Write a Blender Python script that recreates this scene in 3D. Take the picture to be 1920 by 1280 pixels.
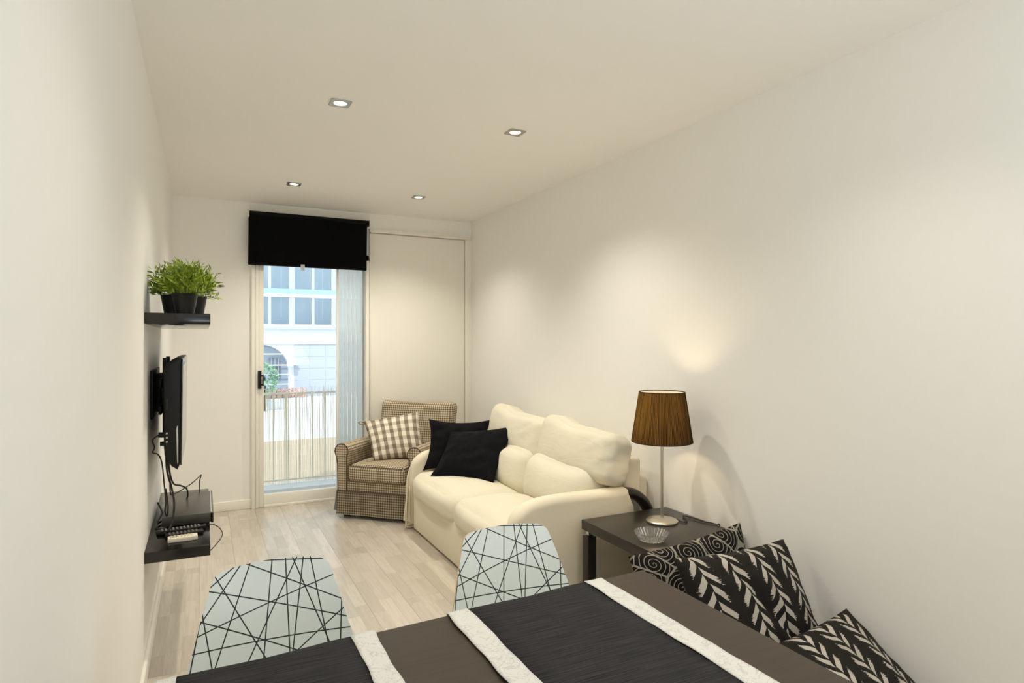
import bpy, bmesh, math, random
from mathutils import Vector, Matrix, noise

for o in list(bpy.data.objects):
    bpy.data.objects.remove(o)
S = bpy.context.scene
COL = S.collection
rnd = random.Random(7)

# ------------------------------------------------------------------ camera, world, sun, exposure
F_PX, YAW, EYE = 1165.0, math.atan(578 / 1165.0), 1.35
cam_d = bpy.data.cameras.new('camera')
cam_d.sensor_width = 36.0
cam_d.lens = 36.0 * F_PX / 1920.0
cam_d.clip_start = 0.02
cam_d.clip_end = 200
cam = bpy.data.objects.new('camera', cam_d)
COL.objects.link(cam)
cam.location = (0, 0, EYE)
cam.rotation_euler = (math.pi / 2, 0, -YAW)
S.camera = cam

SKY_STRENGTH = 1.7
SUN_STRENGTH = 2.6
SPOT_POWER = 50.0
FILL_POWER = 23.0
SPOT_COLOR = (1.0, 0.93, 0.79)
LAMP_POWER = 27.0
LAMP_COLOR = (1.0, 0.74, 0.44)
EXPOSURE = 0.0

W = bpy.data.worlds.new('sky')
S.world = W
W.use_nodes = True
bg = W.node_tree.nodes['Background']
bg.inputs[0].default_value = (0.80, 0.91, 1.0, 1)
bg.inputs[1].default_value = SKY_STRENGTH
S.view_settings.view_transform = 'Standard'
S.view_settings.look = 'None'
S.view_settings.gamma = 1.0
S.view_settings.exposure = EXPOSURE
S.view_settings.use_curve_mapping = False
S.cycles.max_bounces = 16
S.cycles.diffuse_bounces = 10
S.cycles.transparent_max_bounces = 24

# added fill light behind the camera, turned up to brighten ceiling and near walls
fl_d = bpy.data.lights.new('added_ceiling_fill', 'AREA')
fl_d.shape = 'RECTANGLE'
fl_d.size, fl_d.size_y = 1.2, 1.2
fl_d.energy = FILL_POWER
fl_d.color = (0.90, 0.97, 1.0)
fl = bpy.data.objects.new('added_ceiling_fill', fl_d)
COL.objects.link(fl)
fl.location = (1.05, -0.7, 1.1)
fl.rotation_euler = Vector((0.0, 0.25, 1.0)).to_track_quat('-Z', 'Y').to_euler()

sun_d = bpy.data.lights.new('sun', 'SUN')
sun_d.energy = SUN_STRENGTH
sun_d.angle = 0.02
sun_d.color = (1.0, 0.96, 0.9)
sun = bpy.data.objects.new('sun', sun_d)
COL.objects.link(sun)
sun.location = (-6, -8, 14)
sun.rotation_euler = Vector((0.45, 0.62, -0.75)).to_track_quat('-Z', 'Y').to_euler()


def portal(name, loc, rot, sx, sy):
    d = bpy.data.lights.new(name, 'AREA')
    d.shape = 'RECTANGLE'
    d.size, d.size_y = sx, sy
    d.cycles.is_portal = True
    o = bpy.data.objects.new(name, d)
    COL.objects.link(o)
    o.location = loc
    o.rotation_euler = rot
    return o


# ------------------------------------------------------------------ materials
def mat(name):
    m = bpy.data.materials.new(name)
    m.use_nodes = True
    nt = m.node_tree
    return m, nt, nt.nodes['Principled BSDF']


def L(nt, a, b):
    nt.links.new(a, b)


def N(nt, kind, **kw):
    n = nt.nodes.new(kind)
    for k, v in kw.items():
        setattr(n, k, v)
    return n


def rgb(r, g, b):
    def f(c):
        c /= 255.0
        return c / 12.92 if c <= 0.04045 else ((c + 0.055) / 1.055) ** 2.4
    return (f(r), f(g), f(b), 1)


def mathn(nt, op, a, b=None, c=None):
    n = nt.nodes.new('ShaderNodeMath')
    n.operation = op
    for i, v in enumerate((a, b, c)):
        if v is None:
            continue
        if hasattr(v, 'is_output'):
            nt.links.new(v, n.inputs[i])
        else:
            n.inputs[i].default_value = v
    return n.outputs[0]


def mixc(nt, fac, a, b):
    n = nt.nodes.new('ShaderNodeMix')
    n.data_type = 'RGBA'
    for sock, v in ((n.inputs[0], fac), (n.inputs[6], a), (n.inputs[7], b)):
        if hasattr(v, 'is_output'):
            nt.links.new(v, sock)
        else:
            sock.default_value = v
    return n.outputs[2]


def plain(name, col, rough=0.6, metal=0.0, bump=0.0, bscale=60.0, vary=0.04, spec=0.5, stretch=None):
    """A procedural surface: slight colour variation and fine relief from noise."""
    m, nt, p = mat(name)
    tc = N(nt, 'ShaderNodeTexCoord')
    mp = N(nt, 'ShaderNodeMapping')
    if stretch:
        mp.inputs['Scale'].default_value = stretch
    L(nt, tc.outputs['Object'], mp.inputs[0])
    nz = N(nt, 'ShaderNodeTexNoise')
    nz.inputs['Scale'].default_value = bscale
    nz.inputs['Detail'].default_value = 4
    L(nt, mp.outputs[0], nz.inputs['Vector'])
    c1 = tuple(min(1, c * (1 + vary)) for c in col[:3]) + (1,)
    c2 = tuple(c * (1 - vary) for c in col[:3]) + (1,)
    L(nt, mixc(nt, nz.outputs['Fac'], c2, c1), p.inputs['Base Color'])
    p.inputs['Roughness'].default_value = rough
    p.inputs['Metallic'].default_value = metal
    p.inputs['Specular IOR Level'].default_value = spec
    if bump:
        b = N(nt, 'ShaderNodeBump')
        b.inputs['Strength'].default_value = bump
        b.inputs['Distance'].default_value = 0.002
        L(nt, nz.outputs['Fac'], b.inputs['Height'])
        L(nt, b.outputs[0], p.inputs['Normal'])
    return m


M_WALL = plain('wall_paint', (0.89, 0.88, 0.85, 1), 0.75, bump=0.12, bscale=35, vary=0.012, spec=0.2)
M_CEIL = plain('ceiling_paint', (0.90, 0.885, 0.855, 1), 0.85, bump=0.08, bscale=30, vary=0.01, spec=0.15)
M_WHITE = plain('white_lacquer', (0.88, 0.85, 0.78, 1), 0.4, vary=0.01, bscale=20)
M_PVC = plain('white_door_frame', (0.88, 0.86, 0.80, 1), 0.35, vary=0.01, bscale=15)
M_BLACKBROWN = plain('black_brown_foil', (0.019, 0.016, 0.013, 1), 0.29, bump=0.1, bscale=40, vary=0.25, stretch=(1, 12, 12))
M_BLACK_PL = plain('black_plastic', (0.007, 0.007, 0.007, 1), 0.45, vary=0.1, spec=0.28)
M_SHELF = plain('black_shelf_foil', (0.010, 0.0085, 0.007, 1), 0.16, bump=0.04, bscale=40, vary=0.25, stretch=(12, 1, 12), spec=0.5)
M_BLACK_GLOSS = plain('black_gloss', (0.01, 0.01, 0.01, 1), 0.08, vary=0.1)
M_CHROME = plain('chrome', (0.8, 0.8, 0.8, 1), 0.15, metal=1.0, vary=0.02)
M_STEEL = plain('brushed_steel', (0.62, 0.58, 0.5, 1), 0.32, metal=1.0, bump=0.1, bscale=150, vary=0.05)
M_NICKEL = plain('satin_nickel_frame', (0.42, 0.40, 0.36, 1), 0.35, metal=0.85, vary=0.05, bscale=100)
M_BLIND = plain('black_blind_cloth', (0.009, 0.009, 0.0085, 1), 0.85, bump=0.15, bscale=300, vary=0.15, spec=0.1)
M_CREAM = plain('cream_cotton', (0.70, 0.655, 0.53, 1), 0.9, bump=0.25, bscale=220, vary=0.03, spec=0.15)
# soft creases in the loose covers
_nt = M_CREAM.node_tree
_tc = N(_nt, 'ShaderNodeTexCoord')
_mp = N(_nt, 'ShaderNodeMapping')
_mp.inputs['Scale'].default_value = (9, 4, 13)
L(_nt, _tc.outputs['Object'], _mp.inputs[0])
_nz = N(_nt, 'ShaderNodeTexNoise')
_nz.inputs['Scale'].default_value = 1.0
_nz.inputs['Detail'].default_value = 2
_nz.inputs['Distortion'].default_value = 1.2
L(_nt, _mp.outputs[0], _nz.inputs['Vector'])
_b2 = N(_nt, 'ShaderNodeBump')
_b2.inputs['Strength'].default_value = 0.28
_b2.inputs['Distance'].default_value = 0.012
L(_nt, _nz.outputs['Fac'], _b2.inputs['Height'])
_b1 = [n for n in _nt.nodes if n.type == 'BUMP' and n is not _b2][0]
L(_nt, _b2.outputs[0], _b1.inputs['Normal'])
M_CREAM2 = plain('cream_cotton_panel', (0.75, 0.685, 0.545, 1), 0.92, bump=0.3, bscale=220, vary=0.04, spec=0.12)
M_BLACKCLOTH = plain('black_cotton', (0.007, 0.007, 0.008, 1), 0.95, bump=0.5, bscale=160, vary=0.3, spec=0.1)
M_DARKWOOD = plain('dark_bent_wood', (0.012, 0.008, 0.006, 1), 0.3, bump=0.05, bscale=20, vary=0.2)
M_PLY = plain('pale_plywood_edge', (0.68, 0.50, 0.32, 1), 0.5, bump=0.05, bscale=80, vary=0.1, stretch=(1, 1, 14))
M_CABLE = plain('black_cable_rubber', (0.010, 0.009, 0.008, 1), 0.5, vary=0.1)
M_POT = plain('black_pot', (0.008, 0.008, 0.0075, 1), 0.36, vary=0.15, bscale=40, spec=0.3)
M_SOIL = plain('dark_soil', (0.03, 0.022, 0.015, 1), 0.95, bump=0.6, bscale=90, vary=0.4)
M_WHITEPL = plain('white_plastic', (0.78, 0.74, 0.64, 1), 0.4, vary=0.02)
M_GREYKEY = plain('grey_rubber_keys', (0.20, 0.19, 0.17, 1), 0.6, vary=0.1)
def shutter_mat():
    m, nt, p = mat('white_plastic_slat')
    out = nt.nodes['Material Output']
    p.inputs['Base Color'].default_value = (0.90, 0.91, 0.90, 1)
    p.inputs['Roughness'].default_value = 0.4
    tc = N(nt, 'ShaderNodeTexCoord')
    nz = N(nt, 'ShaderNodeTexNoise')
    nz.inputs['Scale'].default_value = 4
    L(nt, tc.outputs['Object'], nz.inputs['Vector'])
    L(nt, mixc(nt, nz.outputs['Fac'], (0.88, 0.89, 0.88, 1), (0.92, 0.93, 0.92, 1)), p.inputs['Base Color'])
    tr = N(nt, 'ShaderNodeBsdfTranslucent')
    tr.inputs[0].default_value = (0.95, 0.96, 0.95, 1)
    mx = N(nt, 'ShaderNodeMixShader')
    mx.inputs[0].default_value = 0.6
    L(nt, p.outputs[0], mx.inputs[1])
    L(nt, tr.outputs[0], mx.inputs[2])
    L(nt, mx.outputs[0], out.inputs[0])
    return m


M_SHUTTER = shutter_mat()
M_PIPING = plain('dark_brown_piping', (0.09, 0.065, 0.04, 1), 0.85, bump=0.2, bscale=200, vary=0.2)
M_FAC = plain('white_render_facade', (0.80, 0.82, 0.84, 1), 0.9, vary=0.03, bscale=2)
M_FAC2 = plain('pale_blue_panel', (0.50, 0.54, 0.60, 1), 0.8, vary=0.03, bscale=3)
M_ARCH = plain('blue_grey_recess', (0.36, 0.42, 0.50, 1), 0.8, vary=0.06, bscale=3)
M_STREET = plain('pale_sunlit_paving', (0.78, 0.78, 0.79, 1), 0.9, bump=0.2, bscale=5, vary=0.06)
M_TAN = plain('terracotta_terrace', (0.55, 0.43, 0.30, 1), 0.9, bump=0.3, bscale=6, vary=0.12)
M_REED = plain('dry_reed', (0.86, 0.77, 0.62, 1), 0.8, vary=0.25, bscale=70, stretch=(1, 1, 0.1))
M_RAIL = plain('grey_railing_paint', (0.74, 0.71, 0.66, 1), 0.6, vary=0.1)
M_TURQ = plain('turquoise_awning', (0.38, 0.68, 0.72, 1), 0.7, vary=0.05, bscale=6)
M_LEAF_OUT = plain('bush_leaves', (0.26, 0.44, 0.28, 1), 0.7, vary=0.35, bscale=9)
M_RED = plain('red_flowers', (0.70, 0.46, 0.40, 1), 0.8, vary=0.3, bscale=12)
M_WINFRAME = plain('pale_window_frame', (0.52, 0.52, 0.48, 1), 0.6, vary=0.03)
M_ROOMBACK = plain('pale_office_wall', (0.80, 0.87, 0.95, 1), 0.9, vary=0.25, bscale=0.8)
M_TEALCLOTH = plain('teal_grey_lining', (0.16, 0.19, 0.18, 1), 0.9, bump=0.2, bscale=200, vary=0.1)  # dull teal cloth of the corner pleat and the base under the skirt


def glass(name, tint=(0.97, 0.99, 1.0, 1), rough=0.0, thin=True):
    m, nt, p = mat(name)
    out = nt.nodes['Material Output']
    nt.nodes.remove(p)
    if thin:
        tr = N(nt, 'ShaderNodeBsdfTransparent')
        tr.inputs[0].default_value = tint
        gl = N(nt, 'ShaderNodeBsdfGlossy')
        gl.inputs['Roughness'].default_value = 0.02
        fr = N(nt, 'ShaderNodeFresnel')
        fr.inputs[0].default_value = 1.25
        mx = N(nt, 'ShaderNodeMixShader')
        L(nt, fr.outputs[0], mx.inputs[0])
        L(nt, tr.outputs[0], mx.inputs[1])
        L(nt, gl.outputs[0], mx.inputs[2])
        L(nt, mx.outputs[0], out.inputs[0])
    else:
        g = N(nt, 'ShaderNodeBsdfGlass')
        g.inputs['Color'].default_value = tint
        g.inputs['IOR'].default_value = 1.5
        g.inputs['Roughness'].default_value = rough
        L(nt, g.outputs[0], out.inputs[0])
    return m


M_GLASS = glass('window_glass', (0.96, 0.985, 1.0, 1))
def crystal():
    m, nt, p = mat('pressed_glass')
    out = nt.nodes['Material Output']
    p.inputs['Base Color'].default_value = (1, 1, 0.98, 1)
    p.inputs['Transmission Weight'].default_value = 1.0
    p.inputs['Roughness'].default_value = 0.02
    p.inputs['IOR'].default_value = 1.5
    tc = N(nt, 'ShaderNodeTexCoord')
    vo = N(nt, 'ShaderNodeTexVoronoi')
    vo.inputs['Scale'].default_value = 95
    L(nt, tc.outputs['Object'], vo.inputs['Vector'])
    b = N(nt, 'ShaderNodeBump')
    b.inputs['Strength'].default_value = 0.25
    b.inputs['Distance'].default_value = 0.002
    L(nt, vo.outputs['Distance'], b.inputs['Height'])
    L(nt, b.outputs[0], p.inputs['Normal'])
    tr = N(nt, 'ShaderNodeBsdfTranslucent')
    tr.inputs[0].default_value = (0.85, 0.85, 0.82, 1)
    df = N(nt, 'ShaderNodeBsdfDiffuse')
    df.inputs[0].default_value = (0.8, 0.8, 0.78, 1)
    L(nt, b.outputs[0], df.inputs['Normal'])
    ad = N(nt, 'ShaderNodeMixShader')
    L(nt, tr.outputs[0], ad.inputs[1])
    L(nt, df.outputs[0], ad.inputs[2])
    mx = N(nt, 'ShaderNodeMixShader')
    mx.inputs[0].default_value = 0.07
    L(nt, p.outputs[0], mx.inputs[1])
    L(nt, ad.outputs[0], mx.inputs[2])
    L(nt, mx.outputs[0], out.inputs[0])
    return m


M_CRYSTAL = crystal()
M_OUTGLASS = glass('far_window_glass', (0.94, 0.98, 1.0, 1))


def emit(name, col, strength):
    m, nt, p = mat(name)
    p.inputs['Base Color'].default_value = (0.8, 0.8, 0.8, 1)
    p.inputs['Emission Color'].default_value = col
    p.inputs['Emission Strength'].default_value = strength
    return m


M_BULB = emit('lit_halogen', (1.0, 0.93, 0.78, 1), 14.0)
M_LAMPBULB = emit('lit_lamp_bulb', (1.0, 0.80, 0.5, 1), 10.0)


def floor_mat():
    m, nt, p = mat('oak_strip_laminate')
    tc = N(nt, 'ShaderNodeTexCoord')
    oi = N(nt, 'ShaderNodeObjectInfo')
    sp = N(nt, 'ShaderNodeSeparateXYZ')
    L(nt, tc.outputs['Object'], sp.inputs[0])
    strip = mathn(nt, 'FLOOR', mathn(nt, 'DIVIDE', sp.outputs[0], 0.0645))
    wn0 = N(nt, 'ShaderNodeTexWhiteNoise', noise_dimensions='2D')
    cv0 = N(nt, 'ShaderNodeCombineXYZ')
    L(nt, strip, cv0.inputs[0])
    L(nt, mathn(nt, 'MULTIPLY', oi.outputs['Random'], 77.0), cv0.inputs[1])
    L(nt, cv0.outputs[0], wn0.inputs['Vector'])
    yy = mathn(nt, 'ADD', mathn(nt, 'DIVIDE', sp.outputs[1], 0.43), mathn(nt, 'MULTIPLY', wn0.outputs['Value'], 0.9))
    block = mathn(nt, 'FLOOR', yy)
    cv = N(nt, 'ShaderNodeCombineXYZ')
    L(nt, strip, cv.inputs[0])
    L(nt, block, cv.inputs[1])
    L(nt, mathn(nt, 'MULTIPLY', oi.outputs['Random'], 131.0), cv.inputs[2])
    wn = N(nt, 'ShaderNodeTexWhiteNoise', noise_dimensions='3D')
    L(nt, cv.outputs[0], wn.inputs['Vector'])
    # grain: noise stretched along the strip, shifted per block
    mp = N(nt, 'ShaderNodeVectorMath', operation='MULTIPLY_ADD')
    mp.inputs[1].default_value = (42, 3.2, 1)
    L(nt, tc.outputs['Object'], mp.inputs[0])
    sh = N(nt, 'ShaderNodeVectorMath', operation='SCALE')
    sh.inputs['Scale'].default_value = 37.0
    L(nt, wn.outputs['Color'], sh.inputs[0])
    L(nt, sh.outputs[0], mp.inputs[2])
    nz = N(nt, 'ShaderNodeTexNoise')
    nz.inputs['Scale'].default_value = 1.0
    nz.inputs['Detail'].default_value = 6
    nz.inputs['Roughness'].default_value = 0.65
    nz.inputs['Distortion'].default_value = 0.6
    L(nt, mp.outputs[0], nz.inputs['Vector'])
    base = mixc(nt, wn.outputs['Value'], (0.635, 0.575, 0.495, 1), (0.47, 0.415, 0.35, 1))
    rm = N(nt, 'ShaderNodeMapRange')
    rm.inputs[1].default_value = 0.42
    rm.inputs[2].default_value = 0.78
    L(nt, nz.outputs['Fac'], rm.inputs[0])
    col = mixc(nt, mathn(nt, 'MULTIPLY', rm.outputs[0], 0.55), base, (0.32, 0.275, 0.225, 1))
    # faint printed joints between strips and block ends
    fx = mathn(nt, 'FRACT', mathn(nt, 'DIVIDE', sp.outputs[0], 0.0645))
    fy = mathn(nt, 'FRACT', yy)
    j = mathn(nt, 'MAXIMUM', mathn(nt, 'LESS_THAN', fx, 0.025), mathn(nt, 'LESS_THAN', fy, 0.006))
    col = mixc(nt, mathn(nt, 'MULTIPLY', j, 0.22), col, (0.16, 0.12, 0.085, 1))
    L(nt, col, p.inputs['Base Color'])
    p.inputs['Roughness'].default_value = 0.33
    p.inputs['Specular IOR Level'].default_value = 0.6
    p.inputs['Coat Weight'].default_value = 0.6
    p.inputs['Coat Roughness'].default_value = 0.22
    p.inputs['Coat IOR'].default_value = 1.6
    b = N(nt, 'ShaderNodeBump')
    b.inputs['Strength'].default_value = 0.12
    b.inputs['Distance'].default_value = 0.001
    L(nt, nz.outputs['Fac'], b.inputs['Height'])
    L(nt, b.outputs[0], p.inputs['Normal'])
    return m


M_FLOOR = floor_mat()


def darkwood_table():
    m, nt, p = mat('dark_stained_table_veneer')
    tc = N(nt, 'ShaderNodeTexCoord')
    mp = N(nt, 'ShaderNodeMapping')
    mp.inputs['Scale'].default_value = (2.2, 40, 40)
    L(nt, tc.outputs['Object'], mp.inputs[0])
    nz = N(nt, 'ShaderNodeTexNoise')
    nz.inputs['Scale'].default_value = 2.0
    nz.inputs['Detail'].default_value = 5
    nz.inputs['Distortion'].default_value = 0.4
    L(nt, mp.outputs[0], nz.inputs['Vector'])
    L(nt, mixc(nt, nz.outputs['Fac'], (0.030, 0.021, 0.014, 1), (0.062, 0.043, 0.028, 1)), p.inputs['Base Color'])
    p.inputs['Roughness'].default_value = 0.5
    p.inputs['Specular IOR Level'].default_value = 0.35
    b = N(nt, 'ShaderNodeBump')
    b.inputs['Strength'].default_value = 0.12
    b.inputs['Distance'].default_value = 0.001
    L(nt, nz.outputs['Fac'], b.inputs['Height'])
    L(nt, b.outputs[0], p.inputs['Normal'])
    return m


M_TABLE = darkwood_table()


def runner_dark():
    m, nt, p = mat('ribbed_charcoal_runner')
    tc = N(nt, 'ShaderNodeTexCoord')
    mp = N(nt, 'ShaderNodeMapping')
    mp.inputs['Scale'].default_value = (9, 300, 1)
    L(nt, tc.outputs['Object'], mp.inputs[0])
    nz = N(nt, 'ShaderNodeTexNoise')
    nz.inputs['Scale'].default_value = 1.0
    nz.inputs['Detail'].default_value = 2
    L(nt, mp.outputs[0], nz.inputs['Vector'])
    rm = N(nt, 'ShaderNodeMapRange')
    rm.inputs[1].default_value = 0.35
    rm.inputs[2].default_value = 0.68
    L(nt, nz.outputs['Fac'], rm.inputs[0])
    L(nt, mixc(nt, rm.outputs[0], (0.018, 0.018, 0.019, 1), (0.042, 0.041, 0.043, 1)), p.inputs['Base Color'])
    p.inputs['Roughness'].default_value = 0.9
    p.inputs['Specular IOR Level'].default_value = 0.15
    b = N(nt, 'ShaderNodeBump')
    b.inputs['Strength'].default_value = 0.7
    b.inputs['Distance'].default_value = 0.002
    L(nt, nz.outputs['Fac'], b.inputs['Height'])
    L(nt, b.outputs[0], p.inputs['Normal'])
    return m


M_RUN = runner_dark()


def lace_mat():
    m, nt, p = mat('white_damask_band')
    tc = N(nt, 'ShaderNodeTexCoord')
    nz = N(nt, 'ShaderNodeTexNoise')
    nz.inputs['Scale'].default_value = 26
    nz.inputs['Detail'].default_value = 3
    nz.inputs['Distortion'].default_value = 2.0
    L(nt, tc.outputs['Object'], nz.inputs['Vector'])
    band = mathn(nt, 'LESS_THAN', mathn(nt, 'ABSOLUTE', mathn(nt, 'SUBTRACT', nz.outputs['Fac'], 0.5)), 0.022)
    L(nt, mixc(nt, mathn(nt, 'MULTIPLY', band, 0.6), (0.66, 0.66, 0.63, 1), (0.47, 0.47, 0.445, 1)), p.inputs['Base Color'])
    p.inputs['Roughness'].default_value = 0.7
    b = N(nt, 'ShaderNodeBump')
    b.inputs['Strength'].default_value = 0.3
    b.inputs['Distance'].default_value = 0.002
    L(nt, nz.outputs['Fac'], b.inputs['Height'])
    L(nt, b.outputs[0], p.inputs['Normal'])
    return m


M_LACE = lace_mat()


def uvnode(nt):
    n = N(nt, 'ShaderNodeUVMap')
    n.uv_map = 'UVMap'
    return n.outputs[0]


def houndstooth():
    """small beige and brown check, about 19 mm repeat, on metric UVs"""
    m, nt, p = mat('small_check_upholstery')
    uv = uvnode(nt)
    sp = N(nt, 'ShaderNodeSeparateXYZ')
    L(nt, uv, sp.inputs[0])
    P = 0.0185
    a = mathn(nt, 'LESS_THAN', mathn(nt, 'FRACT', mathn(nt, 'DIVIDE', sp.outputs[0], P)), 0.46)
    c = mathn(nt, 'LESS_THAN', mathn(nt, 'FRACT', mathn(nt, 'DIVIDE', sp.outputs[1], P)), 0.46)
    both = mathn(nt, 'MULTIPLY', a, c)
    one = mathn(nt, 'MAXIMUM', a, c)
    col = mixc(nt, mathn(nt, 'MULTIPLY', one, 1.0), (0.66, 0.57, 0.42, 1), (0.30, 0.24, 0.165, 1))
    col = mixc(nt, both, col, (0.115, 0.085, 0.055, 1))
    L(nt, col, p.inputs['Base Color'])
    p.inputs['Roughness'].default_value = 0.9
    p.inputs['Specular IOR Level'].default_value = 0.15
    nz = N(nt, 'ShaderNodeTexNoise')
    nz.inputs['Scale'].default_value = 600
    L(nt, uv, nz.inputs['Vector'])
    b = N(nt, 'ShaderNodeBump')
    b.inputs['Strength'].default_value = 0.3
    b.inputs['Distance'].default_value = 0.001
    L(nt, nz.outputs['Fac'], b.inputs['Height'])
    L(nt, b.outputs[0], p.inputs['Normal'])
    return m


M_CHECK = houndstooth()


def gingham():
    m, nt, p = mat('taupe_gingham')
    uv = uvnode(nt)
    sp = N(nt, 'ShaderNodeSeparateXYZ')
    L(nt, uv, sp.inputs[0])
    a = mathn(nt, 'LESS_THAN', mathn(nt, 'FRACT', mathn(nt, 'ADD', mathn(nt, 'MULTIPLY', sp.outputs[0], 6.6), 0.2)), 0.48)
    c = mathn(nt, 'LESS_THAN', mathn(nt, 'FRACT', mathn(nt, 'MULTIPLY', sp.outputs[1], 5.5)), 0.48)
    col = mixc(nt, mathn(nt, 'MULTIPLY', c, 0.42), (0.80, 0.74, 0.62, 1), (0.24, 0.19, 0.145, 1))
    col = mixc(nt, mathn(nt, 'MULTIPLY', a, 0.80), col, (0.25, 0.19, 0.14, 1))
    col = mixc(nt, mathn(nt, 'MULTIPLY', mathn(nt, 'MULTIPLY', a, c), 0.55), col, (0.15, 0.105, 0.075, 1))
    L(nt, col, p.inputs['Base Color'])
    p.inputs['Roughness'].default_value = 0.9
    p.inputs['Specular IOR Level'].default_value = 0.15
    return m


M_GINGHAM = gingham()


def chevron():
    """black cloth with columns of ragged cream arrow feathers"""
    m, nt, p = mat('ikat_arrow_cloth')
    uv = uvnode(nt)
    sp = N(nt, 'ShaderNodeSeparateXYZ')
    L(nt, uv, sp.inputs[0])
    nz = N(nt, 'ShaderNodeTexNoise')
    nz.inputs['Scale'].default_value = 1.0
    nz.inputs['Detail'].default_value = 2
    mp = N(nt, 'ShaderNodeMapping')
    mp.inputs['Scale'].default_value = (14, 170, 1)
    L(nt, uv, mp.inputs[0])
    L(nt, mp.outputs[0], nz.inputs['Vector'])
    jag = mathn(nt, 'MULTIPLY', mathn(nt, 'SUBTRACT', nz.outputs['Fac'], 0.5), 0.30)
    cu = mathn(nt, 'SUBTRACT', mathn(nt, 'FRACT', mathn(nt, 'ADD', mathn(nt, 'MULTIPLY', sp.outputs[0], 4.2), 0.05)), 0.5)
    au = mathn(nt, 'ABSOLUTE', cu)
    right = mathn(nt, 'GREATER_THAN', cu, 0.0)
    # the two half-columns are offset, as the arrows interlock
    vv = mathn(nt, 'ADD', mathn(nt, 'MULTIPLY', sp.outputs[1], 9.0), mathn(nt, 'MULTIPLY', au, -2.6))
    vv = mathn(nt, 'ADD', vv, mathn(nt, 'MULTIPLY', right, 0.45))
    fv = mathn(nt, 'FRACT', vv)
    st = mathn(nt, 'LESS_THAN', fv, 0.48)
    inw = mathn(nt, 'LESS_THAN', mathn(nt, 'ADD', au, jag), 0.29)
    inm = mathn(nt, 'GREATER_THAN', au, 0.015)
    msk = mathn(nt, 'MULTIPLY', mathn(nt, 'MULTIPLY', st, inw), inm)
    n2 = N(nt, 'ShaderNodeTexNoise')
    n2.inputs['Scale'].default_value = 5
    L(nt, uv, n2.inputs['Vector'])
    lite = mixc(nt, n2.outputs['Fac'], (0.36, 0.30, 0.23, 1), (0.58, 0.55, 0.52, 1))
    L(nt, mixc(nt, msk, (0.014, 0.012, 0.010, 1), lite), p.inputs['Base Color'])
    p.inputs['Roughness'].default_value = 0.85
    p.inputs['Specular IOR Level'].default_value = 0.2
    return m


M_CHEV = chevron()


def waves():
    """black cloth with grey fan-shaped wave crests and curls"""
    m, nt, p = mat('wave_scroll_cloth')
    uv = uvnode(nt)
    sc = N(nt, 'ShaderNodeMapping')
    sc.inputs['Scale'].default_value = (5.2, 4.6, 1)
    L(nt, uv, sc.inputs[0])
    v = N(nt, 'ShaderNodeTexVoronoi', voronoi_dimensions='2D', feature='F1')
    v.inputs['Scale'].default_value = 1.0
    v.inputs['Randomness'].default_value = 0.75
    L(nt, sc.outputs[0], v.inputs['Vector'])
    d = v.outputs['Distance']
    # local vector from the cell's centre
    dv = N(nt, 'ShaderNodeVectorMath', operation='SUBTRACT')
    L(nt, sc.outputs[0], dv.inputs[0])
    L(nt, v.outputs['Position'], dv.inputs[1])
    sp = N(nt, 'ShaderNodeSeparateXYZ')
    L(nt, dv.outputs[0], sp.inputs[0])
    ang = mathn(nt, 'ARCTAN2', sp.outputs[1], sp.outputs[0])
    spiral = mathn(nt, 'ADD', mathn(nt, 'MULTIPLY', d, 6.5), mathn(nt, 'DIVIDE', ang, 2 * math.pi))
    line = mathn(nt, 'LESS_THAN', mathn(nt, 'ABSOLUTE', mathn(nt, 'SUBTRACT', mathn(nt, 'FRACT', spiral), 0.5)), 0.085)
    e = N(nt, 'ShaderNodeTexVoronoi', voronoi_dimensions='2D', feature='DISTANCE_TO_EDGE')
    e.inputs['Scale'].default_value = 1.0
    e.inputs['Randomness'].default_value = 0.75
    L(nt, sc.outputs[0], e.inputs['Vector'])
    gap = mathn(nt, 'MULTIPLY', mathn(nt, 'GREATER_THAN', d, 0.76), 1.0)
    edge = mathn(nt, 'LESS_THAN', e.outputs['Distance'], 0.035)
    msk = mathn(nt, 'MAXIMUM', mathn(nt, 'MAXIMUM', line, edge), gap)
    L(nt, mixc(nt, msk, (0.009, 0.008, 0.0075, 1), (0.29, 0.265, 0.225, 1)), p.inputs['Base Color'])
    p.inputs['Roughness'].default_value = 0.9
    p.inputs['Specular IOR Level'].default_value = 0.12
    return m


M_WAVES = waves()

# lines printed on the chair backs: (x, z) on the shell, metres from its centre / top
CH_LINES = None


def chair_print(lines):
    m, nt, p = mat('grey_laminate_black_lines')
    add = N(nt, 'ShaderNodeVectorMath', operation='ADD')
    L(nt, uvnode(nt), add.inputs[0])
    add.inputs[1].default_value = (0, 0, 1)
    acc = None
    for (x0, y0, x1, y1) in lines:
        dx, dy = x1 - x0, y1 - y0
        ln = math.hypot(dx, dy)
        a, b = -dy / ln, dx / ln
        dt = N(nt, 'ShaderNodeVectorMath', operation='DOT_PRODUCT')
        L(nt, add.outputs[0], dt.inputs[0])
        dt.inputs[1].default_value = (a, b, -(a * x0 + b * y0))
        c = mathn(nt, 'COMPARE', dt.outputs['Value'], 0.0, 0.00145)
        acc = c if acc is None else mathn(nt, 'MAXIMUM', acc, c)
    L(nt, mixc(nt, acc, (0.70, 0.76, 0.75, 1), (0.012, 0.018, 0.016, 1)), p.inputs['Base Color'])
    p.inputs['Roughness'].default_value = 0.42
    return m


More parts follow.
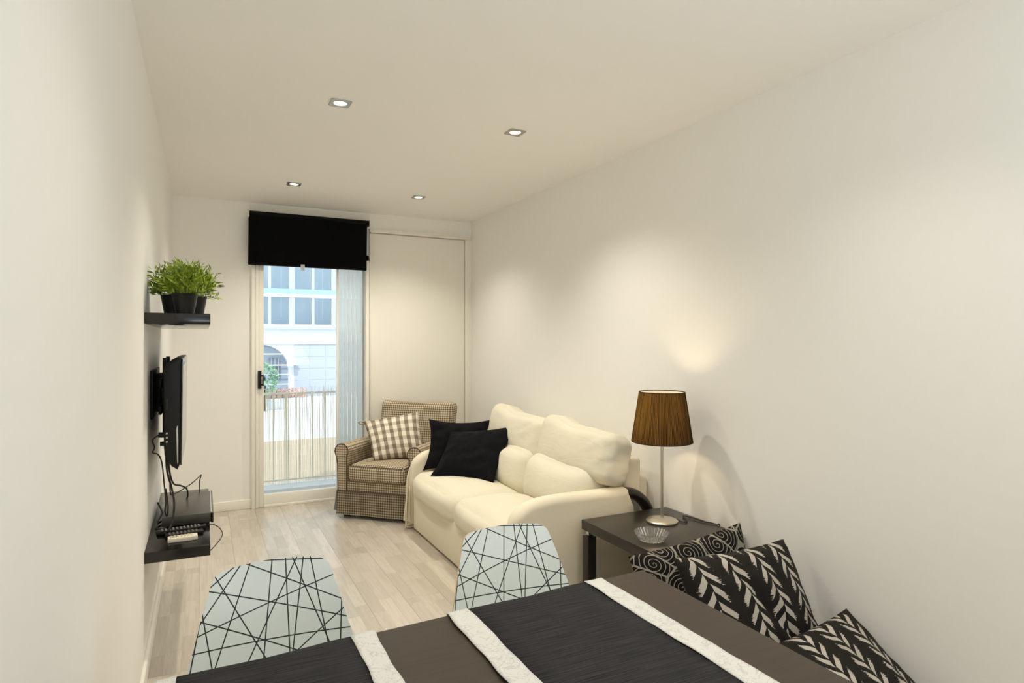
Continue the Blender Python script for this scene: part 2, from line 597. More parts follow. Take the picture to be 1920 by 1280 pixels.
def shade_mat():
    m, nt, p = mat('black_pleated_shade_cloth')
    out = nt.nodes['Material Output']
    nt.nodes.remove(p)
    uv = uvnode(nt)
    sp = N(nt, 'ShaderNodeSeparateXYZ')
    L(nt, uv, sp.inputs[0])
    nz = N(nt, 'ShaderNodeTexNoise')
    nz.inputs['Scale'].default_value = 1.0
    nz.inputs['Detail'].default_value = 1
    mp = N(nt, 'ShaderNodeMapping')
    mp.inputs['Scale'].default_value = (150, 1.2, 1)
    L(nt, uv, mp.inputs[0])
    L(nt, mp.outputs[0], nz.inputs['Vector'])
    wav = mathn(nt, 'SINE', mathn(nt, 'ADD', mathn(nt, 'MULTIPLY', sp.outputs[0], 2 * math.pi * 120), mathn(nt, 'MULTIPLY', nz.outputs['Fac'], 5.0)))
    rm = N(nt, 'ShaderNodeMapRange')
    rm.inputs[1].default_value = -0.9
    rm.inputs[2].default_value = 1.1
    L(nt, mathn(nt, 'ADD', wav, mathn(nt, 'MULTIPLY', mathn(nt, 'SUBTRACT', nz.outputs['Fac'], 0.5), 2.2)), rm.inputs[0])
    tr = N(nt, 'ShaderNodeBsdfTranslucent')
    L(nt, mixc(nt, rm.outputs[0], (0.018, 0.010, 0.003, 1), (0.27, 0.16, 0.045, 1)), tr.inputs[0])
    df = N(nt, 'ShaderNodeBsdfDiffuse')
    df.inputs[0].default_value = (0.018, 0.014, 0.009, 1)
    ad = N(nt, 'ShaderNodeAddShader')
    L(nt, tr.outputs[0], ad.inputs[0])
    L(nt, df.outputs[0], ad.inputs[1])
    L(nt, ad.outputs[0], out.inputs[0])
    return m


def liner_mat():
    m, nt, p = mat('white_shade_liner')
    out = nt.nodes['Material Output']
    nt.nodes.remove(p)
    tr = N(nt, 'ShaderNodeBsdfTranslucent')
    tr.inputs[0].default_value = (0.85, 0.80, 0.68, 1)
    df = N(nt, 'ShaderNodeBsdfDiffuse')
    df.inputs[0].default_value = (0.85, 0.82, 0.76, 1)
    mx = N(nt, 'ShaderNodeMixShader')
    mx.inputs[0].default_value = 0.5
    L(nt, df.outputs[0], mx.inputs[1])
    L(nt, tr.outputs[0], mx.inputs[2])
    L(nt, mx.outputs[0], out.inputs[0])
    return m


M_SHADE = shade_mat()
M_LINER = liner_mat()


def leaf_mat():
    m, nt, p = mat('grass_green_leaf')
    at = N(nt, 'ShaderNodeTexCoord')
    nz = N(nt, 'ShaderNodeTexNoise')
    nz.inputs['Scale'].default_value = 55
    L(nt, at.outputs['Object'], nz.inputs['Vector'])
    rm = N(nt, 'ShaderNodeMapRange')
    rm.inputs[1].default_value = 0.3
    rm.inputs[2].default_value = 0.7
    L(nt, nz.outputs['Fac'], rm.inputs[0])
    L(nt, mixc(nt, rm.outputs[0], (0.055, 0.135, 0.005, 1), (0.42, 0.52, 0.04, 1)), p.inputs['Base Color'])
    p.inputs['Roughness'].default_value = 0.45
    p.inputs['Subsurface Weight'].default_value = 0.0
    return m


M_LEAF = leaf_mat()


# ------------------------------------------------------------------ object helpers
def tag(o, label=None, cat=None, group=None, kind=None):
    if label:
        o['label'] = label
    if cat:
        o['category'] = cat
    if group:
        o['group'] = group
    if kind:
        o['kind'] = kind
    return o


def thing(name, loc, label, cat, group=None, rotz=0.0):
    o = bpy.data.objects.new(name, None)
    o.empty_display_size = 0.05
    COL.objects.link(o)
    o.location = loc
    o.rotation_euler = (0, 0, rotz)
    return tag(o, label, cat, group)


def link(name, me, m, parent=None, smooth=False, loc=None):
    if m is not None and not isinstance(m, (list, tuple)):
        me.materials.append(m)
    elif m is not None:
        for k in m:
            me.materials.append(k)
    if smooth:
        for f in me.polygons:
            f.use_smooth = True
    o = bpy.data.objects.new(name, me)
    COL.objects.link(o)
    if parent is not None:
        o.parent = parent
    if loc is not None:
        o.location = loc
    return o


def finish(name, bm, m, parent=None, smooth=False, autosmooth=False, loc=None, boxuv=False):
    bmesh.ops.recalc_face_normals(bm, faces=bm.faces)
    if boxuv:
        uvl = bm.loops.layers.uv.new('UVMap')
        for f in bm.faces:
            n = f.normal
            ax = max(range(3), key=lambda i: abs(n[i]))
            for l in f.loops:
                c = l.vert.co
                l[uvl].uv = ((c.y, c.z), (c.x, c.z), (c.x, c.y))[ax]
    me = bpy.data.meshes.new(name)
    bm.to_mesh(me)
    bm.free()
    if autosmooth:
        for f in me.polygons:
            f.use_smooth = True
        for e in me.edges:
            pass
        me.set_sharp_from_angle(angle=math.radians(35))
    return link(name, me, m, parent, smooth, loc)


def box(bm, x0, x1, y0, y1, z0, z1, bev=0.0, seg=2, M=None):
    c = Vector(((x0 + x1) / 2, (y0 + y1) / 2, (z0 + z1) / 2))
    r = bmesh.ops.create_cube(bm, size=1.0)
    vs = r['verts']
    for v in vs:
        v.co = Vector((v.co.x * (x1 - x0), v.co.y * (y1 - y0), v.co.z * (z1 - z0))) + c
    if bev > 0:
        es = set()
        for v in vs:
            es.update(v.link_edges)
        rb = bmesh.ops.bevel(bm, geom=list(es), offset=bev, segments=seg, profile=0.5, affect='EDGES')
        vs = list(set(rb['verts']) | set(v for v in vs if v.is_valid))
    if M is not None:
        seen = set()
        for v in vs:
            if v.is_valid and v not in seen:
                v.co = M @ v.co
                seen.add(v)
    return vs


def boxo(name, x0, x1, y0, y1, z0, z1, m, parent=None, bev=0.0, seg=2, boxuv=False):
    bm = bmesh.new()
    box(bm, x0, x1, y0, y1, z0, z1, bev, seg)
    return finish(name, bm, m, parent, autosmooth=bev > 0, boxuv=boxuv)


def tube(bm, pts, r, n=8, closed=False, radii=None):
    """a round bar along points"""
    pts = [Vector(p) for p in pts]
    rings = []
    up = Vector((0.13, 0.31, 0.94)).normalized()
    for i, p in enumerate(pts):
        a = pts[max(0, i - 1)]
        b = pts[min(len(pts) - 1, i + 1)]
        t = (b - a)
        t = t.normalized() if t.length > 1e-9 else Vector((0, 0, 1))
        s = t.cross(up)
        if s.length < 0.05:
            s = t.cross(Vector((1, 0, 0)))
        s.normalize()
        q = s.cross(t)
        rr = radii[i] if radii else r
        rings.append([bm.verts.new(p + rr * (math.cos(2 * math.pi * k / n) * s + math.sin(2 * math.pi * k / n) * q)) for k in range(n)])
    for i in range(len(rings) - 1):
        for k in range(n):
            bm.faces.new((rings[i][k], rings[i][(k + 1) % n], rings[i + 1][(k + 1) % n], rings[i + 1][k]))
    if not closed:
        bm.faces.new(rings[0][::-1])
        bm.faces.new(rings[-1])
    return rings


def spline(pts, sub=8):
    """Catmull-Rom through the points"""
    P = [Vector(p) for p in pts]
    P = [2 * P[0] - P[1]] + P + [2 * P[-1] - P[-2]]
    out = []
    for i in range(1, len(P) - 2):
        for k in range(sub):
            t = k / sub
            a, b, c, d = P[i - 1], P[i], P[i + 1], P[i + 2]
            out.append(0.5 * ((2 * b) + (c - a) * t + (2 * a - 5 * b + 4 * c - d) * t * t + (3 * b - a - 3 * c + d) * t ** 3))
    out.append(P[-2])
    return out


def tubeo(name, pts, r, m, parent=None, n=8, sub=8):
    bm = bmesh.new()
    tube(bm, spline(pts, sub) if sub else pts, r, n)
    return finish(name, bm, m, parent, smooth=True)


def lathe(bm, prof, n=48, cx=0, cy=0, flute=0.0, nf=0):
    rings = []
    for (r, z) in prof:
        ring = []
        for k in range(n):
            a = 2 * math.pi * k / n
            rr = r * (1 + (flute * math.cos(nf * a) if nf else 0))
            ring.append(bm.verts.new((cx + rr * math.cos(a), cy + rr * math.sin(a), z)))
        rings.append(ring)
    for i in range(len(rings) - 1):
        for k in range(n):
            bm.faces.new((rings[i][k], rings[i][(k + 1) % n], rings[i + 1][(k + 1) % n], rings[i + 1][k]))
    return rings


def extr(bm, outline, fn, h0, h1, r=0.0, seg=3):
    """outline (a, b) closed polygon pushed from h0 to h1 with rounded rims; fn(a, b, h) -> xyz"""
    n = len(outline)
    area = sum(outline[i][0] * outline[(i + 1) % n][1] - outline[(i + 1) % n][0] * outline[i][1] for i in range(n))
    sg = 1 if area > 0 else -1
    nrm = []
    for i in range(n):
        a, b, c = Vector(outline[i - 1]), Vector(outline[i]), Vector(outline[(i + 1) % n])
        d1, d2 = (b - a).normalized(), (c - b).normalized()
        n1, n2 = Vector((-d1.y, d1.x)) * sg, Vector((-d2.y, d2.x)) * sg
        m_ = (n1 + n2)
        m_ = m_.normalized() if m_.length > 1e-6 else n1
        k = 1.0 / max(0.5, m_.dot(n1))
        nrm.append(m_ * k)
    lay = []
    if r > 0:
        for k in range(seg + 1):
            t = k / seg * math.pi / 2
            lay.append((h0 + r * (1 - math.sin(t)), r * (1 - math.cos(t))))
        lay = lay[::-1]
        lay = [(h0 + r * (1 - math.cos(k / seg * math.pi / 2)), r * (1 - math.sin(k / seg * math.pi / 2))) for k in range(seg + 1)]
        lay += [(h1 - r * (1 - math.cos(k / seg * math.pi / 2)), r * (1 - math.sin(k / seg * math.pi / 2))) for k in range(seg, -1, -1)]
    else:
        lay = [(h0, 0), (h1, 0)]
    rings = []
    for (h, ins) in lay:
        rings.append([bm.verts.new(fn(outline[i][0] + nrm[i].x * ins, outline[i][1] + nrm[i].y * ins, h)) for i in range(n)])
    for i in range(len(rings) - 1):
        for k in range(n):
            bm.faces.new((rings[i][k], rings[i][(k + 1) % n], rings[i + 1][(k + 1) % n], rings[i + 1][k]))
    bm.faces.new(rings[0][::-1])
    bm.faces.new(rings[-1])


def softbox(bm, size, r, bulge=(0, 0, 0), seg=10, M=None, wr=0.0, wscale=6.0, seed=0.0, fn=None):
    """rounded, swollen cushion block centred on the origin"""
    hx, hy, hz = size[0] / 2, size[1] / 2, size[2] / 2
    tmp = bmesh.new()
    bmesh.ops.create_cube(tmp, size=2.0)
    bmesh.ops.subdivide_edges(tmp, edges=tmp.edges[:], cuts=seg, use_grid_fill=True)
    vm = {}
    for v in tmp.verts:
        u = v.co.copy()
        # cluster the grid towards the rims
        w = Vector([math.copysign(1 - (1 - abs(c)) ** 1.0, c) for c in u])
        p = Vector((w.x * hx, w.y * hy, w.z * hz))
        q = Vector((max(-hx + r, min(hx - r, p.x)), max(-hy + r, min(hy - r, p.y)), max(-hz + r, min(hz - r, p.z))))
        d = p - q
        if d.length > 1e-9:
            p = q + d.normalized() * r if d.length > r * 0.5 else p
        bx = bulge[0] * (1 - w.y ** 2) * (1 - w.z ** 2)
        by = bulge[1] * (1 - w.x ** 2) * (1 - w.z ** 2)
        bz = bulge[2] * (1 - w.x ** 2) * (1 - w.y ** 2)
        p += Vector((bx * w.x, by * w.y, bz * w.z))
        if wr:
            nn = noise.noise(Vector((p.x * wscale + seed, p.y * wscale, p.z * wscale)))
            n2 = noise.noise(Vector((p.x * wscale * 2.6 + seed, p.y * wscale * 2.6 + 5, p.z * wscale * 2.6)))
            p += (p.normalized() if p.length > 0 else p) * wr * (nn + 0.5 * n2)
        if fn:
            p = fn(p, w)
        vm[v] = bm.verts.new(M @ p if M is not None else p)
    for f in tmp.faces:
        bm.faces.new([vm[v] for v in f.verts])
    tmp.free()


def pillow(name, TL, TR, BL, BR, thick, m, parent=None, n=22, pinch=0.10, wr=0.006, flange=0.0, seed=0.0, flipv=False, crease=0.0):
    """scatter cushion through four corner points; UV 0..1 across its faces"""
    TL, TR, BL, BR = Vector(TL), Vector(TR), Vector(BL), Vector(BR)
    nr = (TR - TL + BR - BL).cross(TL - BL + TR - BR).normalized()
    bm = bmesh.new()
    uvl = bm.loops.layers.uv.new('UVMap')
    grid = {}

    def pos(s, t, side):
        a, b = 2 * s - 1, 2 * t - 1
        a2 = a * (1 - pinch * (1 - b * b))
        b2 = b * (1 - pinch * (1 - a * a))
        s2, t2 = (a2 + 1) / 2, (b2 + 1) / 2
        p = (BL * (1 - s2) + BR * s2) * (1 - t2) + (TL * (1 - s2) + TR * s2) * t2
        fa = max(0.0, 1 - (abs(a) / (1 - flange)) ** 2.4) if abs(a) < 1 - flange else 0.0
        fb = max(0.0, 1 - (abs(b) / (1 - flange)) ** 2.4) if abs(b) < 1 - flange else 0.0
        h = thick / 2 * (fa * fb) ** 0.55
        w = wr * (noise.noise(Vector((s * 7 + seed, t * 7, side))) + 0.6 * noise.noise(Vector((s * 17 + seed, t * 17, side + 3))))
        w *= 0.35 + 0.65 * min(1, 3 * fa * fb + 0.3)
        if crease:
            w -= crease * math.exp(-((s - 0.28 - 0.5 * (1 - t)) / 0.05) ** 2) * fa * fb
        return p + nr * (side * (h + 0.002) + (w if abs(a) < 0.999 and abs(b) < 0.999 else w * 0.5))

    for side in (1, -1):
        for i in range(n + 1):
            for j in range(n + 1):
                edge = i in (0, n) or j in (0, n)
                if side == -1 and edge:
                    grid[(side, i, j)] = grid[(1, i, j)]
                else:
                    grid[(side, i, j)] = bm.verts.new(pos(i / n, j / n, side if not edge else 0.2))
        for i in range(n):
            for j in range(n):
                idx = [(i, j), (i + 1, j), (i + 1, j + 1), (i, j + 1)]
                if side == -1:
                    idx = idx[::-1]
                f = bm.faces.new([grid[(side, a, b)] for a, b in idx])
                for l, (a, b) in zip(f.loops, idx):
                    l[uvl].uv = (a / n, 1 - b / n if flipv else b / n)
    me = bpy.data.meshes.new(name)
    bm.to_mesh(me)
    bm.free()
    return link(name, me, m, parent, smooth=True)


def copy_tree(o, parent=None):
    c = o.copy()
    COL.objects.link(c)
    c.parent = parent
    for ch in list(o.children):
        copy_tree(ch, c)
    return c


# ------------------------------------------------------------------ room shell
LX, RX, BY, FY, H = -0.215, 2.27, 5.45, -2.6, 2.475
DX0, DX1, DZ = 0.345, 1.292, 2.10          # opening of the glass door


def struct(o):
    o['kind'] = 'structure'
    return o


floor = struct(boxo('floor', LX - 0.15, RX + 0.15, FY - 0.15, BY, -0.12, -0.011, plain('screed', (0.25, 0.2, 0.15, 1), 0.9)))
struct(boxo('ceiling', LX - 0.15, RX + 0.15, FY - 0.15, BY + 0.25, H, H + 0.15, M_CEIL))
struct(boxo('wall_left', LX - 0.15, LX, FY - 0.15, BY + 0.25, -0.12, H, M_WALL))
struct(boxo('wall_right', RX, RX + 0.15, FY - 0.15, BY + 0.25, -0.12, H, M_WALL))
bm = bmesh.new()
box(bm, LX, DX0, BY, BY + 0.25, -0.12, H)
box(bm, DX0, DX1, BY, BY + 0.25, DZ, H)
box(bm, DX1, RX, BY, BY + 0.25, -0.12, H)
struct(finish('wall_back', bm, M_WALL))
# wall behind the camera with the kitchen window
bm = bmesh.new()
KX0, KX1, KZ0, KZ1 = 0.1, 1.95, 0.95, 2.2
box(bm, LX, KX0, FY - 0.15, FY, -0.12, H)
box(bm, KX1, RX, FY - 0.15, FY, -0.12, H)
box(bm, KX0, KX1, FY - 0.15, FY, -0.12, KZ0)
box(bm, KX0, KX1, FY - 0.15, FY, KZ1, H)
struct(finish('wall_front', bm, M_WALL))
bm = bmesh.new()
for (a, b, c, d) in ((KX0, KX0 + 0.05, KZ0, KZ1), (KX1 - 0.05, KX1, KZ0, KZ1), (KX0, KX1, KZ0, KZ0 + 0.05), (KX0, KX1, KZ1 - 0.05, KZ1), ((KX0 + KX1) / 2 - 0.03, (KX0 + KX1) / 2 + 0.03, KZ0, KZ1)):
    box(bm, a, b, FY - 0.1, FY - 0.04, c, d)
wf = struct(finish('window_1', bm, M_PVC))
boxo('pane', KX0 + 0.05, KX1 - 0.05, FY - 0.075, FY - 0.069, KZ0 + 0.05, KZ1 - 0.05, M_GLASS, wf)
portal('kitchen_window_portal', ((KX0 + KX1) / 2, FY - 0.16, (KZ0 + KZ1) / 2), (math.pi / 2, 0, 0), KX1 - KX0, KZ1 - KZ0).rotation_euler = Vector((0, 1, 0)).to_track_quat('-Z', 'Y').to_euler()
portal('balcony_door_portal', ((DX0 + DX1) / 2, BY + 0.27, DZ / 2), (0, 0, 0), DX1 - DX0, DZ).rotation_euler = Vector((0, -1, 0)).to_track_quat('-Z', 'Y').to_euler()

# floor boards
PW, PL_ = 0.1935, 1.285
bm = bmesh.new()
box(bm, 0, PW - 0.0005, 0, PL_ - 0.0006, -0.011, 0.0, 0.0003, 1)
me_plank = bpy.data.meshes.new('plank')
bmesh.ops.recalc_face_normals(bm, faces=bm.faces)
bm.to_mesh(me_plank)
bm.free()
me_plank.materials.append(M_FLOOR)
nx = int(math.ceil((RX - LX) / PW))
for i in range(nx):
    y = BY - PL_ * (0.15 + (i * 0.37) % 1.0)
    ys = []
    yy = BY - PL_ + (PL_ * ((i * 0.37) % 1.0))
    while yy > FY - PL_:
        ys.append(yy)
        yy -= PL_
    for yy in ys:
        x0 = LX + i * PW
        o = bpy.data.objects.new('plank', me_plank)
        COL.objects.link(o)
        o.parent = floor
        sx = min(1.0, (RX - x0) / PW)
        y0, y1 = max(FY, yy), min(BY, yy + PL_)
        if y1 - y0 < 0.02:
            continue
        o.location = (x0, y0, 0)
        o.scale = (sx, (y1 - y0) / PL_, 1)


def baseboard(name, x0, x1, y0, y1):
    o = struct(boxo(name, x0, x1, y0, y1, 0.0, 0.075, M_WHITE, bev=0.004))
    return o


baseboard('baseboard_left', LX, LX + 0.014, FY, BY)
baseboard('baseboard_back', LX + 0.014, DX0, BY - 0.014, BY)
baseboard('baseboard_right', RX - 0.014, RX, FY, BY)

# ---- glass balcony door
d1 = struct(thing('door_1', (0, BY, 0), None, None))
bm = bmesh.new()
box(bm, DX0, DX0 + 0.028, -0.045, 0.06, 0, DZ, 0.003)           # casing left
box(bm, DX1 - 0.028, DX1, -0.045, 0.1, 0, DZ, 0.003)
box(bm, DX0, DX1, -0.045, 0.06, DZ - 0.05, DZ, 0.003)
finish('door_frame', bm, M_PVC, d1, autosmooth=True)
bm = bmesh.new()
box(bm, DX0 + 0.03, DX0 + 0.055, -0.035, 0.03, 0.005, DZ - 0.05, 0.003)
box(bm, DX0 + 0.055, DX0 + 0.093, -0.03, 0.02, 0.005, DZ - 0.05, 0.004)
finish('door_stile', bm, M_PVC, d1, autosmooth=True)
bm = bmesh.new()
box(bm, DX0 + 0.0932, 1.0178, -0.03, 0.02, 0.0, 0.105, 0.004)
box(bm, DX0 + 0.0932, 1.0178, -0.036, -0.029, 0.0, 0.02, 0.002)
finish('bottom_rail', bm, M_PVC, d1, autosmooth=True)
boxo('meeting_stile', 1.0185, 1.034, -0.03, 0.02, 0.005, DZ - 0.05, M_PVC, d1, 0.003)
boxo('fixed_bottom_rail', 1.04, DX1 - 0.028, 0.0, 0.04, 0.0, 0.105, M_PVC, d1, 0.003)
boxo('pane', DX0 + 0.093, 1.018, -0.008, -0.002, 0.105, DZ - 0.05, M_GLASS, d1)
boxo('pane', 1.034, DX1 - 0.028, 0.018, 0.024, 0.105, DZ - 0.05, M_GLASS, d1)
bm = bmesh.new()
box(bm, 0.392, 0.418, -0.058, -0.030, 0.968, 1.113, 0.004)
box(bm, 0.424, 0.434, -0.075, -0.05, 0.99, 1.083, 0.003)
box(bm, 0.41, 0.43, -0.072, -0.055, 0.995, 1.008, 0.002)
box(bm, 0.41, 0.43, -0.072, -0.055, 1.066, 1.079, 0.002)
tag(finish('door_handle', bm, M_BLACK_PL, d1, autosmooth=True), 'black plastic pull handle')

# ---- white sliding panel that covers the right part of the back wall
d2 = struct(thing('door_2', (0, BY, 0), None, None))
bm = bmesh.new()
box(bm, 1.30, 2.192, -0.022, -0.004, 0.004, 2.297, 0.002)
finish('sliding_panel', bm, M_WHITE, d2, autosmooth=True)
boxo('closing_jamb', 2.204, 2.27, -0.014, 0.0, 0.0, 2.31, M_WHITE, d2, 0.002)
bm = bmesh.new()
box(bm, 1.30, 2.245, -0.05, 0.0, 2.305, 2.318, 0.002)
box(bm, 1.30, 2.245, -0.04, -0.0, 2.318, 2.338, 0.002)
finish('top_rail', bm, M_WHITE, d2, autosmooth=True)
struct(boxo('trim_1', 0.335, 1.305, BY - 0.012, BY, 2.395, 2.452, M_WHITE, bev=0.003))

# ---- rest of the house front outside, so the sun and the sky see a real building
struct(boxo('trim_2', DX0, DX1, BY + 0.06, BY + 0.25, -0.02, 0.0, M_PVC))

# ------------------------------------------------------------------ outside
GZ = -0.3
street = struct(boxo('street', -25, 30, BY + 1.0, 45, GZ - 0.3, GZ, M_STREET))
terrace = struct(boxo('terrace', -4, 9, BY + 0.9, 10.9, GZ - 0.02, GZ + 0.012, M_TAN))
balc = struct(boxo('balcony_floor', -1.0, 3.2, BY + 0.25, 5.96, -0.05, 0.075, M_FAC))
# joint lines of the paving, as raised kerbs
for k, (y, a) in enumerate(((12.3, 0.05), (14.2, 0.05), (16.0, 0.05))):
    pass
rail = thing('balcony_railing', (0, 5.9, 0.075), 'grey metal balcony railing with thin upright bars behind the reed screen', 'railing')
boxo('top_rail', -1.0, 3.2, -0.012, 0.012, 0.80, 0.815, M_RAIL, rail)
boxo('bottom_rail', -1.0, 3.2, -0.012, 0.012, 0.03, 0.042, M_RAIL, rail)
bm = bmesh.new()
box(bm, -0.005, 0.005, -0.005, 0.005, 0.042, 0.80)
me = bpy.data.meshes.new('baluster')
bm.to_mesh(me)
bm.free()
me.materials.append(M_RAIL)
for k in range(36):
    o = bpy.data.objects.new('baluster', me)
    COL.objects.link(o)
    o.parent = rail
    o.location = (-0.9 + 0.112 * k, 0, 0)
# reed screen: hundreds of thin canes
bm = bmesh.new()
x = -0.6
while x < 2.6:
    r = rnd.uniform(0.0010, 0.0021)
    h = 0.845 + rnd.uniform(-0.05, 0.04)
    lean = rnd.uniform(-0.012, 0.012)
    y = rnd.uniform(-0.004, 0.004)
    b = [bm.verts.new((x + r * math.cos(t), y + r * math.sin(t), 0.004)) for t in (0.5, 2.6, 4.7)]
    c = [bm.verts.new((x + lean + r * math.cos(t), y + r * math.sin(t), h)) for t in (0.5, 2.6, 4.7)]
    for k in range(3):
        bm.faces.new((b[k], b[(k + 1) % 3], c[(k + 1) % 3], c[k]))
    x += rnd.uniform(0.004, 0.0085)
rs = finish('reed_screen', bm, M_REED, loc=(0, 5.87, 0.075))
tag(rs, 'thin split reed screen tied along the balcony railing outside the glass door', 'reed screen', kind='stuff')

# ---- folded shutter leaves beside the door, seen through the fixed pane
sh = thing('folding_shutter', (0, BY + 0.045, 0.0), 'white folding shutter of upright slats stacked beside the glass door', 'shutter')
xs = [1.045, 1.068, 1.092, 1.110, 1.126, 1.142, 1.160, 1.178, 1.200, 1.222, 1.246]
for i in range(len(xs) - 1):
    dep = (0.0, 0.004, 0.001, 0.006, 0.002, 0.005, 0.001, 0.007, 0.002, 0.004)[i]
    boxo('slat', xs[i] + 0.0006, xs[i + 1] - 0.0006, dep, dep + 0.004, 0.08, DZ, M_SHUTTER, sh, 0.0012, 1)
boxo('end_stile', 1.2475, 1.2635, -0.01, 0.05, 0.08, DZ, M_PVC, sh, 0.002, 1)

# ---- building across the street
FYD = 17.0
b = thing('office_building', (0, FYD, GZ), 'white rendered building across the street with a band of large windows', 'building')
bz = -GZ
ZS, ZT = 1.77 + bz, 2.55 + bz       # sill and transom heights above the street
bm = bmesh.new()
ARX, ARZ, ARR = 1.33, 0.60 + bz, 0.66
# wall below the windows with an arched opening
prev = None
wall_poly_l = [(-9.0, 0.0), (ARX - ARR, 0.0)]
arc = [(ARX - ARR * math.cos(math.pi * k / 20), ARZ + ARR * math.sin(math.pi * k / 20)) for k in range(21)]
top = ZS - 0.06
for k in range(20):
    (xa, za), (xb, zb) = arc[k], arc[k + 1]
    vs = [bm.verts.new(p) for p in ((xa, 0, za), (xb, 0, zb), (xb, 0, top), (xa, 0, top))]
    bm.faces.new(vs)
    ws = [bm.verts.new(p) for p in ((xa, 0, za), (xb, 0, zb), (xb, 0.35, zb), (xa, 0.35, za))]
    bm.faces.new(ws)
box(bm, -9, ARX - ARR, 0, 0.35, 0, top)
box(bm, ARX + ARR, 14, 0, 0.35, 0, top)
finish('wall', bm, M_FAC, b)
boxo('upper_wall', -9, 14, 0.0, 0.35, 4.6 + bz, 9.0, M_FAC, b)
boxo('arch_recess', ARX - 1.0, ARX + 1.0, 0.36, 0.5, 0, ARZ + 0.9, M_ARCH, b)
w_ = boxo('arch_window', 1.52, 1.80, 0.33, 0.37, 0.35 + bz, 0.92 + bz, plain('dark_blue_shutters', (0.16, 0.21, 0.28, 1), 0.6), b)
for k in range(3):
    boxo('mullion', 1.57 + 0.09 * k, 1.585 + 0.09 * k, -0.0 + 0.30, 0.33, 0.35 + bz, 0.92 + bz, M_WINFRAME, w_)
for z in (1.03, 0.74, 0.50, 0.25, 0.10):
    boxo('arch_bar', ARX - ARR, ARX + ARR, 0.02, 0.04, z + bz - 0.012, z + bz + 0.012, M_FAC, b)
boxo('ledge', -9, 14, -0.10, 0.0, ZS - 0.10, ZS - 0.03, M_WINFRAME, b)
boxo('cornice', -9, 14, -0.03, 0.0, 1.27 + bz, 1.30 + bz, M_WINFRAME, b)
boxo('sill', -9, 14, -0.06, 0.0, ZS - 0.03, ZS + 0.02, M_FAC, b)
boxo('floor_band', -9, 14, 0.0, 0.3, ZS - 0.06, ZS, M_FAC, b)
boxo('transom', -9, 14, -0.03, 0.06, ZT - 0.05, ZT + 0.04, M_FAC, b)
boxo('turquoise_band', -9, 14, -0.04, 0.0, ZT + 0.04, ZT + 0.16, M_TURQ, b)
boxo('room_behind', -9, 14, 0.6, 0.7, ZS - 0.06, 4.6 + bz, M_ROOMBACK, b)
boxo('room_floor', -9, 14, 0.35, 0.6, ZS - 0.1, ZS - 0.05, M_FAC2, b)
posts = []
x = 2.05
k = 0
step = (0.52, 0.50, 0.55)
px = [2.05 - 0.57 - 1.05 * 4]
for i in range(-4, 8):
    posts.append((2.05 + 1.07 * i, 0.07))
    posts.append((2.58 + 1.07 * i, 0.035))
for (x, w) in posts:
    f = boxo('window_post', x - w, x + w, -0.02, 0.07, ZS + 0.02, 4.6 + bz, M_WINFRAME, b)
    wd = 0.5
    boxo('pane', x + w, x + 0.45, 0.02, 0.03, ZS + 0.02, ZT - 0.05, M_OUTGLASS, f)
    boxo('pane', x + w, x + 0.45, 0.02, 0.03, ZT + 0.04, 4.6 + bz, M_OUTGLASS, f)
# large square panels right of the arch
for i in range(9):
    for j in range(5):
        x0 = 2.10 + i * 0.40
        z0 = 0.02 + j * 0.308
        boxo('panel', x0 + 0.004, x0 + 0.396, -0.012, 0.0, z0 + 0.003, z0 + 0.305, M_FAC2, b, 0.004, 1)
# globe lamp, flower planter, bush in front of the building
gl = thing('globe_lamp', (1.99, FYD - 0.16, GZ), 'white globe lamp fixed beside the arch across the street', 'lamp')
bm = bmesh.new()
bmesh.ops.create_uvsphere(bm, u_segments=16, v_segments=10, radius=0.085)
for v in bm.verts:
    v.co.z += 0.76 + bz
finish('globe', bm, M_FAC, gl, smooth=True)
boxo('bracket', 0.02, 0.18, 0.03, 0.16, 0.74 + bz, 0.775 + bz, M_RAIL, gl)
bu = thing('leafy_bush', (1.28, FYD - 1.2, GZ), 'green leafy bush standing before the arch across the street', 'bush')
bm = bmesh.new()
for k in range(420):
    a, e, rr = rnd.uniform(0, 6.28), rnd.uniform(-1, 1), rnd.uniform(0.5, 1) ** 0.5
    p = Vector((0.34 * rr * math.cos(a) * math.sqrt(1 - e * e), 0.3 * rr * math.sin(a) * math.sqrt(1 - e * e), 0.75 + 0.42 * rr * e))
    s = 0.055
    d1_ = Vector((rnd.uniform(-1, 1), rnd.uniform(-1, 1), rnd.uniform(-1, 1))).normalized() * s
    d2_ = Vector((rnd.uniform(-1, 1), rnd.uniform(-1, 1), rnd.uniform(-1, 1))).normalized() * s * 0.6
    bm.faces.new([bm.verts.new(q) for q in (p - d1_, p + d2_, p + d1_, p - d2_)])
fo = finish('foliage', bm, M_LEAF_OUT, bu)
fo['kind'] = 'stuff'
bm = bmesh.new()
tube(bm, [(0, 0, 0), (0.02, 0, 0.4), (0, 0, 0.8)], 0.035, 8)
finish('trunk', bm, M_DARKWOOD, bu)
pl = thing('flower_planter', (0, FYD - 0.75, GZ), 'long low planter of red flowers along the street front', 'planter')
boxo('trough', 0.8, 3.9, -0.2, 0.2, 0.0, 0.26, M_FAC, pl, 0.01)
bm = bmesh.new()
